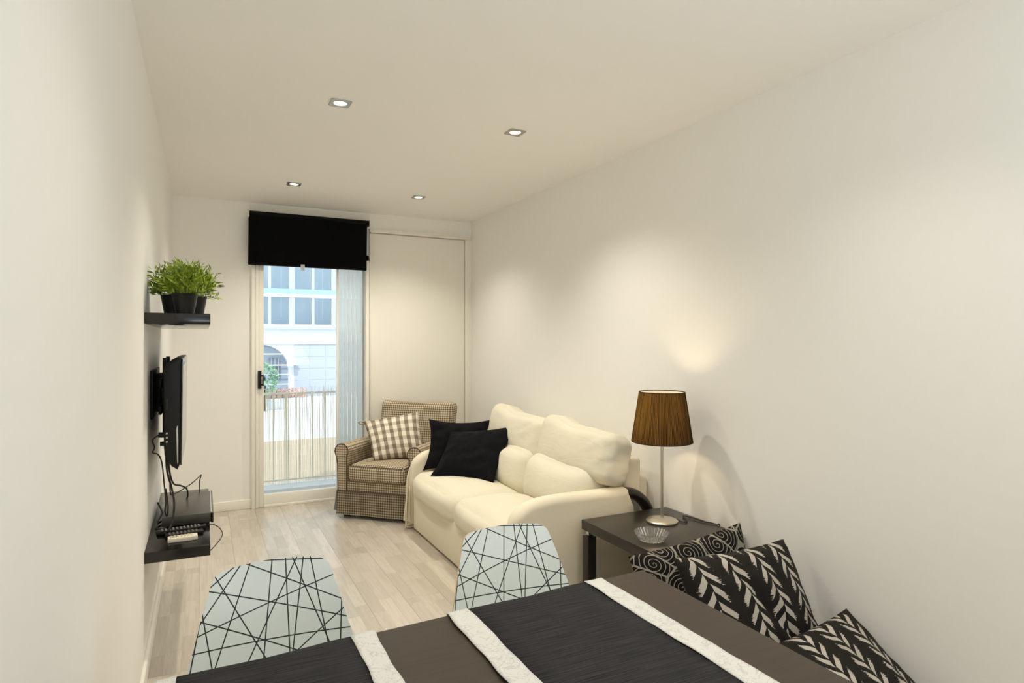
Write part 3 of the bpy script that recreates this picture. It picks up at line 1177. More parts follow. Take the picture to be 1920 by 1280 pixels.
for k in range(700):
    p = Vector((rnd.uniform(0.85, 2.3), rnd.uniform(-0.16, 0.16), 0.27 + rnd.random() ** 1.5 * 0.22))
    s = 0.04
    d1_ = Vector((rnd.uniform(-.4, .4), rnd.uniform(-1, 1), rnd.uniform(0.3, 1))).normalized() * s
    d2_ = Vector((rnd.uniform(-1, 1), rnd.uniform(-.4, .4), rnd.uniform(-.3, .3))).normalized() * s * 0.6
    bm.faces.new([bm.verts.new(q) for q in (p - d1_, p + d2_, p + d1_, p - d2_)])
ff = finish('flowers', bm, M_RED, pl)
ff['kind'] = 'stuff'

# ------------------------------------------------------------------ roller blind over the door
rb = thing('roller_blind', (0, BY, 0), 'black roller blind half lowered over the balcony door', 'blind')
bm = bmesh.new()
tube(bm, [(0.327, -0.055, 2.374), (1.283, -0.055, 2.374)], 0.0255, 20)
finish('roller', bm, M_BLIND, rb, smooth=False, autosmooth=True)
bm = bmesh.new()
n = 24
prev = None
for i in range(n + 1):
    x = 0.316 + (1.262 - 0.316) * i / n
    col_ = []
    for j in range(13):
        z = 2.374 - (2.374 - 1.968) * j / 12
        y = -0.079 + 0.0015 * math.sin(x * 9 + z * 4)
        col_.append(bm.verts.new((x + 0.004 * (1 - j / 12), y, z)))
    if prev:
        for j in range(12):
            bm.faces.new((prev[j], col_[j], col_[j + 1], prev[j + 1]))
    prev = col_
bmesh.ops.solidify(bm, geom=bm.faces[:], thickness=0.0012)
finish('blind_cloth', bm, M_BLIND, rb)
boxo('bottom_bar', 0.318, 1.260, -0.085, -0.073, 1.962, 1.976, M_BLIND, rb, 0.003)
bm = bmesh.new()
box(bm, 0.319, 0.3255, -0.085, 0.0, 2.345, 2.402, 0.002)
finish('bracket', bm, M_WHITEPL, rb, autosmooth=True)
bm = bmesh.new()
box(bm, 1.2845, 1.291, -0.085, 0.0, 2.345, 2.402, 0.002)
finish('bracket', bm, M_STEEL, rb, autosmooth=True)
boxo('pull_tab', 0.716, 0.748, -0.0895, -0.0865, 1.935, 1.985, plain('clear_plastic_tab', (0.55, 0.6, 0.62, 1), 0.25), rb, 0.001)

# ------------------------------------------------------------------ ceiling downlights
me_f = me_b = me_r = None
labels = {
    (0.577, 2.985): 'square recessed downlight, the nearer one on the left',
    (1.500, 2.985): 'square recessed downlight, the nearer one toward the right wall',
    (0.577, 4.665): 'square recessed downlight, the farther one on the left, above the blind',
    (1.500, 4.665): 'square recessed downlight, the farther one toward the right wall',
    (0.577, 1.305): 'square recessed downlight over the dining table, left one',
    (1.500, 1.305): 'square recessed downlight over the dining table, right one',
    (0.577, -0.375): 'square recessed downlight behind the camera, left one',
    (1.500, -0.375): 'square recessed downlight behind the camera, right one',
}
for (x, y), lab in labels.items():
    t = thing('downlight', (x, y, H), lab, 'ceiling light', 'recessed ceiling downlights')
    if me_f is None:
        bm = bmesh.new()
        # square plate with a round hole: ring of quads between square and circle
        nn = 32
        s = 0.0475
        lo, hi = [], []
        for k in range(nn):
            a = 2 * math.pi * (k + 0.5) / nn
            c, sn = math.cos(a), math.sin(a)
            q = s / max(abs(c), abs(sn))
            lo.append((c * q, sn * q))
            hi.append((c * 0.031, sn * 0.031))
        zr = (-0.0005, -0.004, -0.0045, 0.0)
        rings = [[bm.verts.new((px_, py_, -0.0005)) for px_, py_ in lo],
                 [bm.verts.new((px_ * 0.985, py_ * 0.985, -0.005)) for px_, py_ in lo],
                 [bm.verts.new((px_, py_, -0.005)) for px_, py_ in hi],
                 [bm.verts.new((px_ * 0.93, py_ * 0.93, -0.001)) for px_, py_ in hi]]
        for i in range(3):
            for k in range(nn):
                bm.faces.new((rings[i][k], rings[i][(k + 1) % nn], rings[i + 1][(k + 1) % nn], rings[i + 1][k]))
        o = finish('frame', bm, M_NICKEL, t)
        me_f = o.data
        bm = bmesh.new()
        lathe(bm, [(0.0001, -0.0035), (0.015, -0.0032), (0.029, -0.0012)], 24)
        o = finish('bulb', bm, M_BULB, t, smooth=True)
        me_b = o.data
    else:
        for nm, me in (('frame', me_f), ('bulb', me_b)):
            o = bpy.data.objects.new(nm, me)
            COL.objects.link(o)
            o.parent = t
    ld = bpy.data.lights.new('downlight_beam', 'SPOT')
    ld.energy = SPOT_POWER * (1.06 if y > 4 else 1.18 if y > 2 else 0.5 if y > 1 else 0.36)
    ld.color = SPOT_COLOR
    ld.spot_size = math.radians(126)
    ld.spot_blend = 1.0
    ld.shadow_soft_size = 0.028
    lo_ = bpy.data.objects.new('downlight_beam', ld)
    COL.objects.link(lo_)
    lo_.parent = t
    lo_.location = (0, 0, -0.035)

# ------------------------------------------------------------------ floating shelves
def shelf(z0, label):
    t = thing('floating_shelf', (LX, 2.894, z0), label, 'shelf')
    boxo('shelf_board', 0.0, 0.24, 0.0, 1.11, 0.0, 0.045, M_SHELF, t, 0.002)
    return t


shelf(1.4215, 'black brown floating shelf holding potted grasses, above the television')
shelf(0.4545, 'black brown floating shelf holding a media player, below the television')

# ------------------------------------------------------------------ potted grasses
def potted(loc, seed, label, lean):
    r_ = random.Random(seed)
    t = thing('potted_grass', loc, label, 'plant', 'potted grasses on the upper shelf')
    bm = bmesh.new()
    lathe(bm, [(0.0001, 0.0), (0.034, 0.0), (0.036, 0.002), (0.049, 0.078), (0.0505, 0.082), (0.049, 0.085), (0.046, 0.083), (0.044, 0.07)], 40)
    finish('pot', bm, M_POT, t, autosmooth=True)
    bm = bmesh.new()
    lathe(bm, [(0.0001, 0.072), (0.0445, 0.070)], 24)
    finish('soil', bm, M_SOIL, t)
    bm = bmesh.new()
    for s in range(105):
        a = r_.uniform(0, 2 * math.pi)
        tilt = abs(r_.gauss(0, 0.44))
        tilt = min(tilt, 1.15)
        ln = r_.uniform(0.08, 0.165) * (1 - 0.18 * tilt)
        d = Vector((math.sin(tilt) * math.cos(a) + lean[0] * 0.4, math.sin(tilt) * math.sin(a) + lean[1] * 0.4, math.cos(tilt))).normalized()
        base = Vector((0.02 * math.cos(a), 0.02 * math.sin(a), 0.07))
        side = d.cross(Vector((0, 0, 1)))
        side = side.normalized() if side.length > 0.01 else Vector((1, 0, 0))
        upv = side.cross(d)
        # thin stem
        st = 0.0009
        tip = base + d * ln
        tip.z -= 0.018 * tilt
        v = [bm.verts.new(p) for p in (base - side * st, base + side * st, tip + side * st * .5, tip - side * st * .5)]
        bm.faces.new(v)
        # lance leaves up the stem
        for q in range(9):
            f = 0.35 + 0.65 * (q + r_.random() * 0.6) / 9
            o_ = base.lerp(tip, min(1, f))
            az = r_.uniform(0, 2 * math.pi)
            ld_ = (d * r_.uniform(0.5, 1.0) + side * math.cos(az) * 0.8 + upv * math.sin(az) * 0.8).normalized()
            ll = r_.uniform(0.022, 0.040)
            wv = ld_.cross(Vector((r_.uniform(-1, 1), r_.uniform(-1, 1), r_.uniform(-1, 1)))).normalized() * r_.uniform(0.0030, 0.0048)
            m1 = o_ + ld_ * ll * 0.4
            v = [bm.verts.new(p) for p in (o_, m1 + wv, o_ + ld_ * ll, m1 - wv)]
            bm.faces.new(v)
    f = finish('foliage', bm, M_LEAF, t)
    f['kind'] = 'stuff'
    return t


SZ = 1.4665
potted((-0.072, 2.975, SZ), 3, 'grass plant in black pot, the nearest of the pots on the upper shelf', (0.05, -0.1))
potted((-0.118, 3.082, SZ), 5, 'grass plant in black pot, at the wall side behind the nearest pot', (-0.15, 0.05))
potted((-0.036, 3.105, SZ), 8, 'grass plant in black pot, at the shelf edge behind the nearest pot', (0.25, 0.05))

# ------------------------------------------------------------------ television on its wall bracket
tv = thing('television', (0, 3.05, 0), 'black flat television on a wall bracket, seen edge-on from the side', 'television')
side = [(-0.151, 0.862), (-0.154, 0.90), (-0.1545, 1.225), (-0.149, 1.243), (-0.138, 1.259), (-0.122, 1.272), (-0.107, 1.2775), (-0.0875, 1.2775),
        (-0.0855, 1.272), (-0.0905, 0.83), (-0.0935, 0.815), (-0.102, 0.795), (-0.125, 0.812)]
TVM = M_BLACK_PL
bm = bmesh.new()
extr(bm, side, lambda a, b_, h_: (a, h_, b_), 0.0, 0.80, 0.008, 3)
finish('housing', bm, TVM, tv, autosmooth=True)
bm = bmesh.new()
front = [(0.0, 0.82), (0.02, 0.81), (0.78, 0.81), (0.80, 0.82), (0.80, 1.262), (0.79, 1.274), (0.01, 1.274), (0.0, 1.262)]


def tvf(a, b_, h_):
    return (-0.0905 + 0.0050 * (b_ - 0.83) / 0.442 + h_, a, b_)


extr(bm, front, tvf, -0.001, 0.0045, 0.002, 2)
finish('bezel', bm, M_BLACK_GLOSS, tv, autosmooth=True)
bm = bmesh.new()
extr(bm, [(0.035, 0.875), (0.765, 0.875), (0.765, 1.245), (0.035, 1.245)], tvf, 0.0045, 0.0051)
finish('screen', bm, M_BLACK_GLOSS, tv)
bm = bmesh.new()
extr(bm, [(-0.1035, 0.83), (-0.107, 0.97), (-0.1035, 0.985), (-0.0995, 0.985), (-0.0985, 0.83), (-0.0995, 0.815)], lambda a, b_, h_: (a, h_, b_), -0.0035, 0.001, 0.001, 2)  # silver strip shaped for the reflective region of the side bevel
tag(finish('bevel_strip', bm, plain('silver_trim', (0.5, 0.49, 0.45, 1), 0.25, metal=0.6), tv, autosmooth=True), 'silver strip down the lower edge')
bm = bmesh.new()
for (z0, z1, w) in ((1.055, 1.105, 0.006), (1.005, 1.025, 0.004)):
    box(bm, -0.142 - w / 2, -0.142 + w / 2, -0.0022, 0.001, z0, z1, 0.001, 1)
finish('card_slot', bm, M_BLACK_GLOSS, tv)
for z in (0.955, 0.937, 0.919):
    bm = bmesh.new()
    tube(bm, [(-0.142, -0.003, z), (-0.142, 0.002, z)], 0.0042, 12)
    finish('side_socket', bm, plain('socket_metal', (0.5, 0.45, 0.35, 1), 0.4, metal=0.8), tv)
bm = bmesh.new()
for yy in (0.22, 0.52):
    box(bm, -0.170, -0.153, yy, yy + 0.03, 0.93, 1.275, 0.002)
box(bm, -0.182, -0.170, 0.15, 0.60, 1.02, 1.06, 0.002)
box(bm, -0.182, -0.170, 0.15, 0.60, 1.14, 1.18, 0.002)
finish('mount_arm', bm, M_BLACK_PL, tv, autosmooth=True)
bm = bmesh.new()
box(bm, LX, -0.203, 0.16, 0.62, 1.0, 1.22, 0.002)
box(bm, -0.2, -0.18, 0.3, 0.42, 1.02, 1.2, 0.002)
finish('wall_plate', bm, M_BLACK_PL, tv, autosmooth=True)
bm = bmesh.new()
tube(bm, [(-0.153, 0.03, 0.945), (-0.175, 0.03, 0.947)], 0.012, 12)
tube(bm, [(-0.153, 0.05, 0.905), (-0.170, 0.05, 0.905)], 0.010, 12)
finish('plug', bm, M_BLACK_PL, tv, autosmooth=True)

# ------------------------------------------------------------------ media player and remotes on the lower shelf
SL = 0.4995
dv = thing('media_player', (0, 3.2, SL), 'slim black disc player on the lower shelf', 'player')
boxo('case', -0.170, 0.030, 0.012, 0.478, 0.012, 0.0555, plain('dark_steel_case', (0.075, 0.07, 0.06, 1), 0.38, metal=0.3, vary=0.05), dv, 0.002)
bm = bmesh.new()
extr(bm, [(0.006, 0.010), (0.484, 0.010), (0.484, 0.056), (0.006, 0.056)], lambda a, b_, h_: (h_, a, b_), 0.030, 0.041, 0.003, 2)
finish('front_panel', bm, M_BLACK_GLOSS, dv, autosmooth=True)
boxo('disc_slot', 0.041, 0.0415, 0.10, 0.30, 0.036, 0.046, M_BLACK_PL, dv)
boxo('silver_edge', 0.029, 0.0335, 0.02, 0.47, 0.0555, 0.0567, M_CHROME, dv)
for fx, fy in ((-0.15, 0.05), (0.0, 0.05), (-0.15, 0.44), (0.0, 0.44)):
    bm = bmesh.new()
    tube(bm, [(fx, fy, 0.0), (fx, fy, 0.013)], 0.012, 14)
    finish('foot', bm, M_BLACK_PL, dv)


def remote(p0, p1, width, hgt, m, mk, label, taper=0.0, keys=9):
    p0, p1 = Vector(p0), Vector(p1)
    d = p1 - p0
    ang = math.atan2(d.y, d.x)
    ln = d.length
    t = thing('remote_control', (p0.x, p0.y, SL), label, 'remote', 'remote controls on the lower shelf', ang)
    bm = bmesh.new()
    nseg = 10
    out_ = []
    for k in range(nseg + 1):
        u = k / nseg
        w = width / 2 * (1 - taper * (2 * u - 1) ** 2)
        out_.append((ln * u, -w))
    for k in range(nseg, -1, -1):
        u = k / nseg
        w = width / 2 * (1 - taper * (2 * u - 1) ** 2)
        out_.append((ln * u, w))
    extr(bm, out_, lambda a, b_, h_: (a, b_, h_ + taper * 0.006 * (2 * a / ln - 1) ** 2), 0.0, hgt, 0.004, 3)
    finish('case', bm, m, t, autosmooth=True)
    bm = bmesh.new()
    for i in range(keys):
        for j in range(3):
            x = ln * (0.12 + 0.8 * i / keys)
            y = width * (-0.28 + 0.28 * j)
            zt = hgt + taper * 0.006 * (2 * x / ln - 1) ** 2
            box(bm, x - 0.004, x + 0.004, y - 0.0035, y + 0.0035, zt - 0.001, zt + 0.0022, 0.001, 1)
    finish('keys', bm, mk, t)
    return t


remote((-0.187, 3.128, 0), (0.010, 3.150, 0), 0.048, 0.020, M_BLACK_PL, M_GREYKEY, 'long black remote lying nearest the disc player', 0.35, 11)
remote((-0.150, 3.068, 0), (-0.002, 3.082, 0), 0.042, 0.017, M_BLACK_PL, plain('dull_keys', (0.12, 0.115, 0.10, 1), 0.6), 'shorter black remote between the other two remotes', 0.15, 8)
wr_ = remote((-0.137, 3.004, 0), (-0.024, 3.010, 0), 0.042, 0.020, M_WHITEPL, plain('cream_keys', (0.62, 0.55, 0.38, 1), 0.5), 'small white remote lying nearest the camera', 0.03, 7)
boxo('display', 0.010, 0.040, -0.010, 0.010, 0.0195, 0.0206, plain('grey_display', (0.22, 0.24, 0.2, 1), 0.2), wr_)

# cables
def cable(name, pts, r, label, sub=8):
    o = tubeo(name, pts, r, M_CABLE, None, 7, sub)
    tag(o, label, 'cable')
    return o


cable('power_cable', [(-0.176, 3.08, 0.946), (-0.198, 3.08, 0.925), (-0.190, 3.08, 0.895), (-0.196, 3.08, 0.872), (-0.176, 3.08, 0.862), (-0.163, 3.10, 0.82), (-0.155, 3.12, 0.72),
                      (-0.150, 3.14, 0.64), (-0.153, 3.14, 0.60), (-0.146, 3.15, 0.575), (-0.142, 3.15, 0.62), (-0.150, 3.14, 0.70)], 0.003,
      'thin black cord looping out from the television plug and hanging down')
cable('signal_cable', [(-0.150, 3.14, 0.89), (-0.146, 3.15, 0.78), (-0.130, 3.17, 0.70), (-0.118, 3.15, 0.63), (-0.125, 3.12, 0.55), (-0.150, 3.10, 0.515), (-0.185, 3.16, 0.506), (-0.195, 3.27, 0.507),
                       (-0.175, 3.33, 0.51), (-0.150, 3.28, 0.512), (-0.158, 3.19, 0.512), (-0.188, 3.20, 0.514), (-0.192, 3.30, 0.516), (-0.180, 3.42, 0.53), (-0.200, 3.46, 0.57)], 0.0045,
      'thick black cable coiled against the wall behind the disc player')
cable('aerial_cable', [(-0.150, 3.20, 0.885), (-0.142, 3.22, 0.78), (-0.128, 3.3, 0.69), (-0.100, 3.4, 0.655), (-0.075, 3.48, 0.618), (-0.073, 3.52, 0.57), (-0.085, 3.70, 0.53)], 0.0040,
      'black cable curving from the television to the middle of the disc player')
cable('video_cable', [(-0.147, 3.24, 0.885), (-0.140, 3.26, 0.76), (-0.138, 3.28, 0.65), (-0.120, 3.36, 0.628), (-0.060, 3.52, 0.632), (-0.022, 3.64, 0.642), (-0.012, 3.70, 0.640), (-0.020, 3.71, 0.60), (-0.02, 3.705, 0.53)], 0.0028,
      'thin black wire running level to the far right of the disc player')
cable('loose_wire', [(-0.05, 2.93, 0.448), (0.010, 2.945, 0.451), (0.045, 2.975, 0.470), (0.074, 3.04, 0.492), (0.066, 3.13, 0.498), (0.042, 3.185, 0.5035), (0.015, 3.19, 0.5035)], 0.0022,
      'thin black wire looping out past the lower shelf edge')

# ------------------------------------------------------------------ dining table and runners
TZ = 0.75
dt = thing('dining_table', (0.43, 0.86, 0), 'dark brown rectangular dining table in the foreground', 'table')
ox, oy = 0.43, 0.86
corners = [(-0.17, 0.42), (1.022, 0.45), (1.034, 1.312), (-0.17, 1.250)]
bm = bmesh.new()
extr(bm, [(a - ox, b_ - oy) for a, b_ in corners], lambda a, b_, h_: (a, b_, h_), TZ - 0.045, TZ, 0.003, 2)
finish('tabletop', bm, M_TABLE, dt, autosmooth=True)
bm = bmesh.new()
box(bm, -0.48, 0.48, -0.33, -0.31, TZ - 0.12, TZ - 0.045)
box(bm, -0.48, 0.48, 0.18, 0.20, TZ - 0.12, TZ - 0.045)
box(bm, -0.5, -0.48, -0.33, 0.20, TZ - 0.12, TZ - 0.045)
box(bm, 0.48, 0.5, -0.33, 0.20, TZ - 0.12, TZ - 0.045)
finish('apron', bm, M_TABLE, dt)
for (a, b_) in ((-0.54, -0.36), (0.53, -0.36), (-0.54, 0.18), (0.53, 0.18)):
    boxo('leg', a - 0.03, a + 0.03, b_ - 0.03, b_ + 0.03, 0.0, TZ - 0.045, M_TABLE, dt, 0.003)


def far_edge(x):
    return 1.250 + (1.312 - 1.250) * (x + 0.17) / 1.204


def runner(xa, xb, wa, wb, label, seed):
    r_ = random.Random(seed)
    t = thing('table_runner', ((xa + xb) / 2, 0.86, TZ), label, 'runner', 'table runners across the dining table')
    cx = (xa + xb) / 2

    def strip(name, x0, x1, m, z0, amp0, amp1, ph):
        bm = bmesh.new()
        rows = 70
        vs = []
        for i in range(rows + 1):
            u = i / rows
            # y runs from the near end to the far edge, then the cloth hangs 9 cm over it
            path = 0.43 + u * (1.0)
            rowv = []
            for k in range(7):
                f = k / 6
                w0 = amp0 * (math.sin(path * 31 + ph) + 0.6 * math.sin(path * 57 + 2 * ph))
                w1 = amp1 * (math.sin(path * 27 + ph + 1.5) + 0.6 * math.sin(path * 63 + ph))
                x = (x0 + w0) * (1 - f) + (x1 + w1) * f
                e = far_edge(x)
                lift = 0.0012 * (1 + math.sin(path * 22 + ph + 3 * f)) * (1.0 if m is M_LACE else 0.3)
                if path <= e:
                    p = (x - cx, path - 0.86, z0 + lift)
                else:
                    d = min(path - e, 0.1)
                    a = min(d / 0.006, 1.0)
                    p = (x - cx, e - 0.86 + 0.0045 * a, z0 - max(0, d - 0.002) + lift * 0.2)
                rowv.append(bm.verts.new(p))
            vs.append(rowv)
        lo = [[bm.verts.new(v.co + Vector((0, 0, -0.0015))) for v in row] for row in vs]
        for i in range(rows):
            for k in range(6):
                bm.faces.new((vs[i][k], vs[i][k + 1], vs[i + 1][k + 1], vs[i + 1][k]))
                bm.faces.new((lo[i][k], lo[i + 1][k], lo[i + 1][k + 1], lo[i][k + 1]))
            for k in (0, 6):
                bm.faces.new((vs[i][k], vs[i + 1][k], lo[i + 1][k], lo[i][k]))
        for i in (0, rows):
            for k in range(6):
                bm.faces.new((vs[i][k], vs[i][k + 1], lo[i][k + 1], lo[i][k]))
        return finish(name, bm, m, t, smooth=True)

    strip('woven_centre', xa + wa - 0.006, xb - wb + 0.006, M_RUN, 0.0030, 0.0, 0.0, seed)
    tag(strip('border_band', xa, xa + wa, M_LACE, 0.0050, 0.0016, 0.0013, seed + 1), 'white patterned border on the left edge')
    tag(strip('border_band', xb - wb, xb, M_LACE, 0.0050, 0.0013, 0.0016, seed + 2.2), 'white patterned border on the right edge')
    return t


runner(-0.078, 0.313, 0.036, 0.046, 'charcoal ribbed table runner with white borders, the left one', 1)
runner(0.476, 0.898, 0.052, 0.052, 'charcoal ribbed table runner with white borders, the right one', 4)

# ------------------------------------------------------------------ dining chairs
RAW = [(850, 100, 1390, 97), (1000, 90, 1040, 935), (1240, 80, 1400, 855), (1105, 80, 665, 1030), (1070, 80, 1405, 855), (1170, 80, 1075, 940),
       (640, 145, 1540, 490), (1540, 490, 1530, 830), (655, 150, 340, 1105), (870, 105, 795, 1000), (480, 200, 305, 360), (555, 175, 195, 725),
       (330, 290, 785, 1000), (285, 425, 1590, 662), (1455, 255, 150, 870), (205, 670, 285, 1115), (195, 725, 1045, 942), (110, 1040, 1620, 768),
       (1565, 572, 1175, 912), (118, 1040, 95, 1160)]
CH_K, CH_LEAN, CH_Y, CH_Z = 0.9, math.radians(14), 1.67, 0.802


def shell_uv(u, v, xc):
    """where a sight line meets the chair back, in the back's own flat coordinates (how the print is laid out)"""
    cy, sy = math.cos(YAW), math.sin(YAW)
    a, b_ = (u - 960) / F_PX, (v - 640) / F_PX
    r = (a * cy + sy, -a * sy + cy, -b_)
    lo, hi = 0.8, 3.0

    def f(t):
        X, Y, Z = r[0] * t - xc, r[1] * t - CH_Y, EYE + r[2] * t
        return Y - ((Z - 0.8) * math.tan(CH_LEAN) - CH_K * X * X), X, Z
    s0 = f(lo)[0]
    for _ in range(50):
        m_ = (lo + hi) / 2
        if f(m_)[0] * s0 > 0:
            lo = m_
        else:
            hi = m_
    _, X, Z = f(lo)
    return X, (Z - CH_Z) / math.cos(CH_LEAN)


CH_LINES = []
for (xa, ya, xb, yb) in RAW:
    p = shell_uv(340 + xa / 5.12, 1030 + ya / 5.12, 0.154)
    q = shell_uv(340 + xb / 5.12, 1030 + yb / 5.12, 0.154)
    CH_LINES.append((p[0], p[1], q[0], q[1]))
M_PRINT = chair_print(CH_LINES)


def make_chair(loc, rotz, label):
    t = thing('dining_chair', loc, label, 'chair', 'printed plywood dining chairs at the table', rotz)
    # profile of the shell: from the top of the back down to the seat's front lip; origin = back plane at z 0.8
    prof = []   # (y, z, half width, cross curve)
    tl = math.tan(CH_LEAN)
    # the back
    for i in range(26):
        s = i / 25 * 0.325
        z = CH_Z - s * math.cos(CH_LEAN)
        y = (z - 0.8) * tl
        prof.append((y, z, s))
    zb, yb = prof[-1][1], prof[-1][0]
    # bend into the seat
    R = 0.075
    a0 = CH_LEAN
    cyy, czz = yb - R * math.cos(a0), zb + R * math.sin(a0)
    s = prof[-1][2]
    na = 10
    for i in range(1, na + 1):
        a = -a0 - (math.pi / 2 - a0 + 0.06) * i / na
        prof.append((cyy + R * math.cos(a), czz + R * math.sin(a), s + R * (math.pi / 2 - a0) * i / na))
    y1, z1, s1 = prof[-1]
    for i in range(1, 15):
        d = 0.30 * i / 14
        prof.append((y1 - d, z1 + 0.055 * d - (0.0 if d < 0.22 else 6.0 * (d - 0.22) ** 2), s1 + d))
    smax = prof[-1][2]

    def hw(s):
        pts = [(0, 0.134), (0.03, 0.1375), (0.10, 0.157), (0.16, 0.172), (0.21, 0.186), (0.30, 0.20), (0.42, 0.20), (0.55, 0.185), (0.62, 0.182), (smax, 0.17)]
        for (a, wa), (b_, wb) in zip(pts, pts[1:]):
            if s <= b_:
                w = wa + (wb - wa) * (s - a) / (b_ - a)
                break
        else:
            w = pts[-1][1]
        rr = 0.032
        if s < rr:
            w -= rr - math.sqrt(max(0, rr * rr - (rr - s) ** 2))
        e = smax - s
        rr = 0.06
        if e < rr:
            w -= rr - math.sqrt(max(0, rr * rr - (rr - e) ** 2))
        return w

    bm = bmesh.new()
    uvl = bm.loops.layers.uv.new('UVMap')
    nc = 20
    front, back = [], []
    fine = []
    # denser rows at the rounded top
    rows = [prof[0]] + [((p[0] * (1 - q) + n_[0] * q), (p[1] * (1 - q) + n_[1] * q), (p[2] * (1 - q) + n_[2] * q)) for p, n_ in zip(prof[:3], prof[1:4]) for q in (0.06, 0.15, 0.3, 0.5, 0.75)] + prof[3:]
    for i, (y, z, s) in enumerate(rows):
        w = hw(s)
        k = CH_K if s < 0.3 else (CH_K * max(0.25, 1 - (s - 0.3) / 0.2))
        p0, p1 = rows[max(0, i - 1)], rows[min(len(rows) - 1, i + 1)]
        tg = Vector((0, p1[0] - p0[0], p1[1] - p0[1])).normalized()
        nr = Vector((0, -tg.z, tg.y)) * -1
        if nr.y > 0 and s < 0.3:
            nr = -nr
        if s >= 0.3 and nr.z < 0:
            nr = -nr
        fr, bk = [], []
        for c in range(nc + 1):
            x = w * (2 * c / nc - 1)
            drop = 0.75 * x * x * math.exp(-s / 0.03)
            p = Vector((x, y, z - drop)) + nr * (k * x * x)
            fr.append((bm.verts.new(p), (x, -s - drop)))
            bk.append(bm.verts.new(p - nr * 0.0095))
        front.append(fr)
        back.append(bk)
    nr_ = len(rows)
    for i in range(nr_ - 1):
        for c in range(nc):
            a = (front[i][c], front[i][c + 1], front[i + 1][c + 1], front[i + 1][c])
            f = bm.faces.new([q[0] for q in a])
            f.material_index = 0
            for l, q in zip(f.loops, a):
                l[uvl].uv = q[1]
            f = bm.faces.new((back[i][c], back[i + 1][c], back[i + 1][c + 1], back[i][c + 1]))
            f.material_index = 1
    rim_f = [front[0][c][0] for c in range(nc + 1)] + [front[i][nc][0] for i in range(1, nr_)] + [front[-1][c][0] for c in range(nc - 1, -1, -1)] + [front[i][0][0] for i in range(nr_ - 2, 0, -1)]
    rim_b = [back[0][c] for c in range(nc + 1)] + [back[i][nc] for i in range(1, nr_)] + [back[-1][c] for c in range(nc - 1, -1, -1)] + [back[i][0] for i in range(nr_ - 2, 0, -1)]
    for i in range(len(rim_f)):
        j = (i + 1) % len(rim_f)
        f = bm.faces.new((rim_f[i], rim_b[i], rim_b[j], rim_f[j]))
        f.material_index = 1
    o = finish('shell', bm, [M_PRINT, M_PLY], t, autosmooth=True)
    seat_z = z1
    for sx in (-1, 1):
        for (ya, yf) in ((-0.09, -0.02), (-0.32, -0.36)):
            bm = bmesh.new()
            tube(bm, [(sx * 0.13, ya, seat_z - 0.012), (sx * 0.15, (ya + yf) / 2, 0.25), (sx * 0.165, yf, 0.0)], 0.010, 12)
            finish('leg', bm, M_CHROME, t, smooth=True)
    bm = bmesh.new()
    box(bm, -0.14, 0.14, -0.345, -0.08, seat_z - 0.035, seat_z - 0.018, 0.004)
    finish('seat_frame', bm, M_CHROME, t, autosmooth=True)
    return t


ch = make_chair((0.154, CH_Y, 0), 0.0, 'plywood dining chair with black lines on pale grey, left one by the shelf side')
ch2 = copy_tree(ch)
ch2.location = (0.803, CH_Y + 0.003, 0)
ch2.rotation_euler = (0, 0, math.radians(-2.5))
tag(ch2, 'plywood dining chair with black lines on pale grey, right one by the sofa')

# ------------------------------------------------------------------ sofa
so = thing('sofa', (1.8, 3.56, 0), 'cream two seat sofa in loose cotton covers against the right wall', 'sofa')
SX, SY = 1.8, 3.56


def sp_(x, y, z):
    return (x - SX, y - SY, z)


boxo('base', 1.345 - SX, 2.05 - SX, 2.80 - SY, 4.30 - SY, 0.012, 0.27, M_CREAM2, so, 0.012, 3)
# seat cushions
for (ya, yb, sd) in ((2.80, 3.485, 1.0), (3.475, 4.305, 4.0)):
    bm = bmesh.new()

    def seatfn(p, w, ya=ya, yb=yb):
        # front droops over the base, the back sinks
        x = p.x
        z = p.z
        if w.x < 0 and w.z < 0:
            z -= 0.0
        z += -0.045 * max(0, w.x) * (w.z * 0.5 + 0.5)
        return Vector((x, p.y, z))
    softbox(bm, (0.60, yb - ya, 0.195), 0.075, (0.025, 0.006, 0.03), 16, Matrix.Translation(Vector(sp_(1.625, (ya + yb) / 2, 0.322))), 0.006, 5.0, sd, seatfn)
    finish('seat_cushion', bm, M_CREAM, so, smooth=True)
# back cushions: lower pad, with the upper pad as a piece of its own
for (ya, yb, sd) in ((2.705, 3.475, 2.0), (3.465, 4.255, 7.0)):
    yl = max(ya, 2.80)
    bm = bmesh.new()
    Mx = Matrix.Translation(Vector(sp_(1.905, (yl + yb) / 2, 0.495))) @ Matrix.Rotation(math.radians(13), 4, 'Y')
    softbox(bm, (0.24, yb - yl, 0.30), 0.085, (0.045, 0.004, 0.02), 14, Mx, 0.007, 5.0, sd)
    bc = finish('back_cushion', bm, M_CREAM, so, smooth=True)
    bm = bmesh.new()
    Mx = Matrix.Translation(Vector(sp_(1.985, (ya + yb) / 2, 0.715))) @ Matrix.Rotation(math.radians(15), 4, 'Y')

    def padfn(p, w):
        # corners rounder, middle of the top a little lower toward the near side
        q = p.copy()
        f = max(0.0, min(1.0, (w.y - 0.05) / 0.6))
        f = f * f * (3 - 2 * f)
        q.z += (0.036 * f - 0.014) * (w.z * 0.5 + 0.5)
        # puckers toward the near seam
        g = max(0.0, -w.y - 0.35) / 0.65
        q += Vector((-1, 0, 0.5)) * 0.010 * g * noise.noise(Vector((q.x * 9, q.y * 6, q.z * 26 + q.y * 14 + ya)))
        return q
    softbox(bm, (0.18, yb - ya, 0.29), 0.062, (0.030, 0.010, 0.008), 26, Mx, 0.007, 6.0, sd + 3, padfn)
    finish('head_pad', bm, M_CREAM, bc, smooth=True)
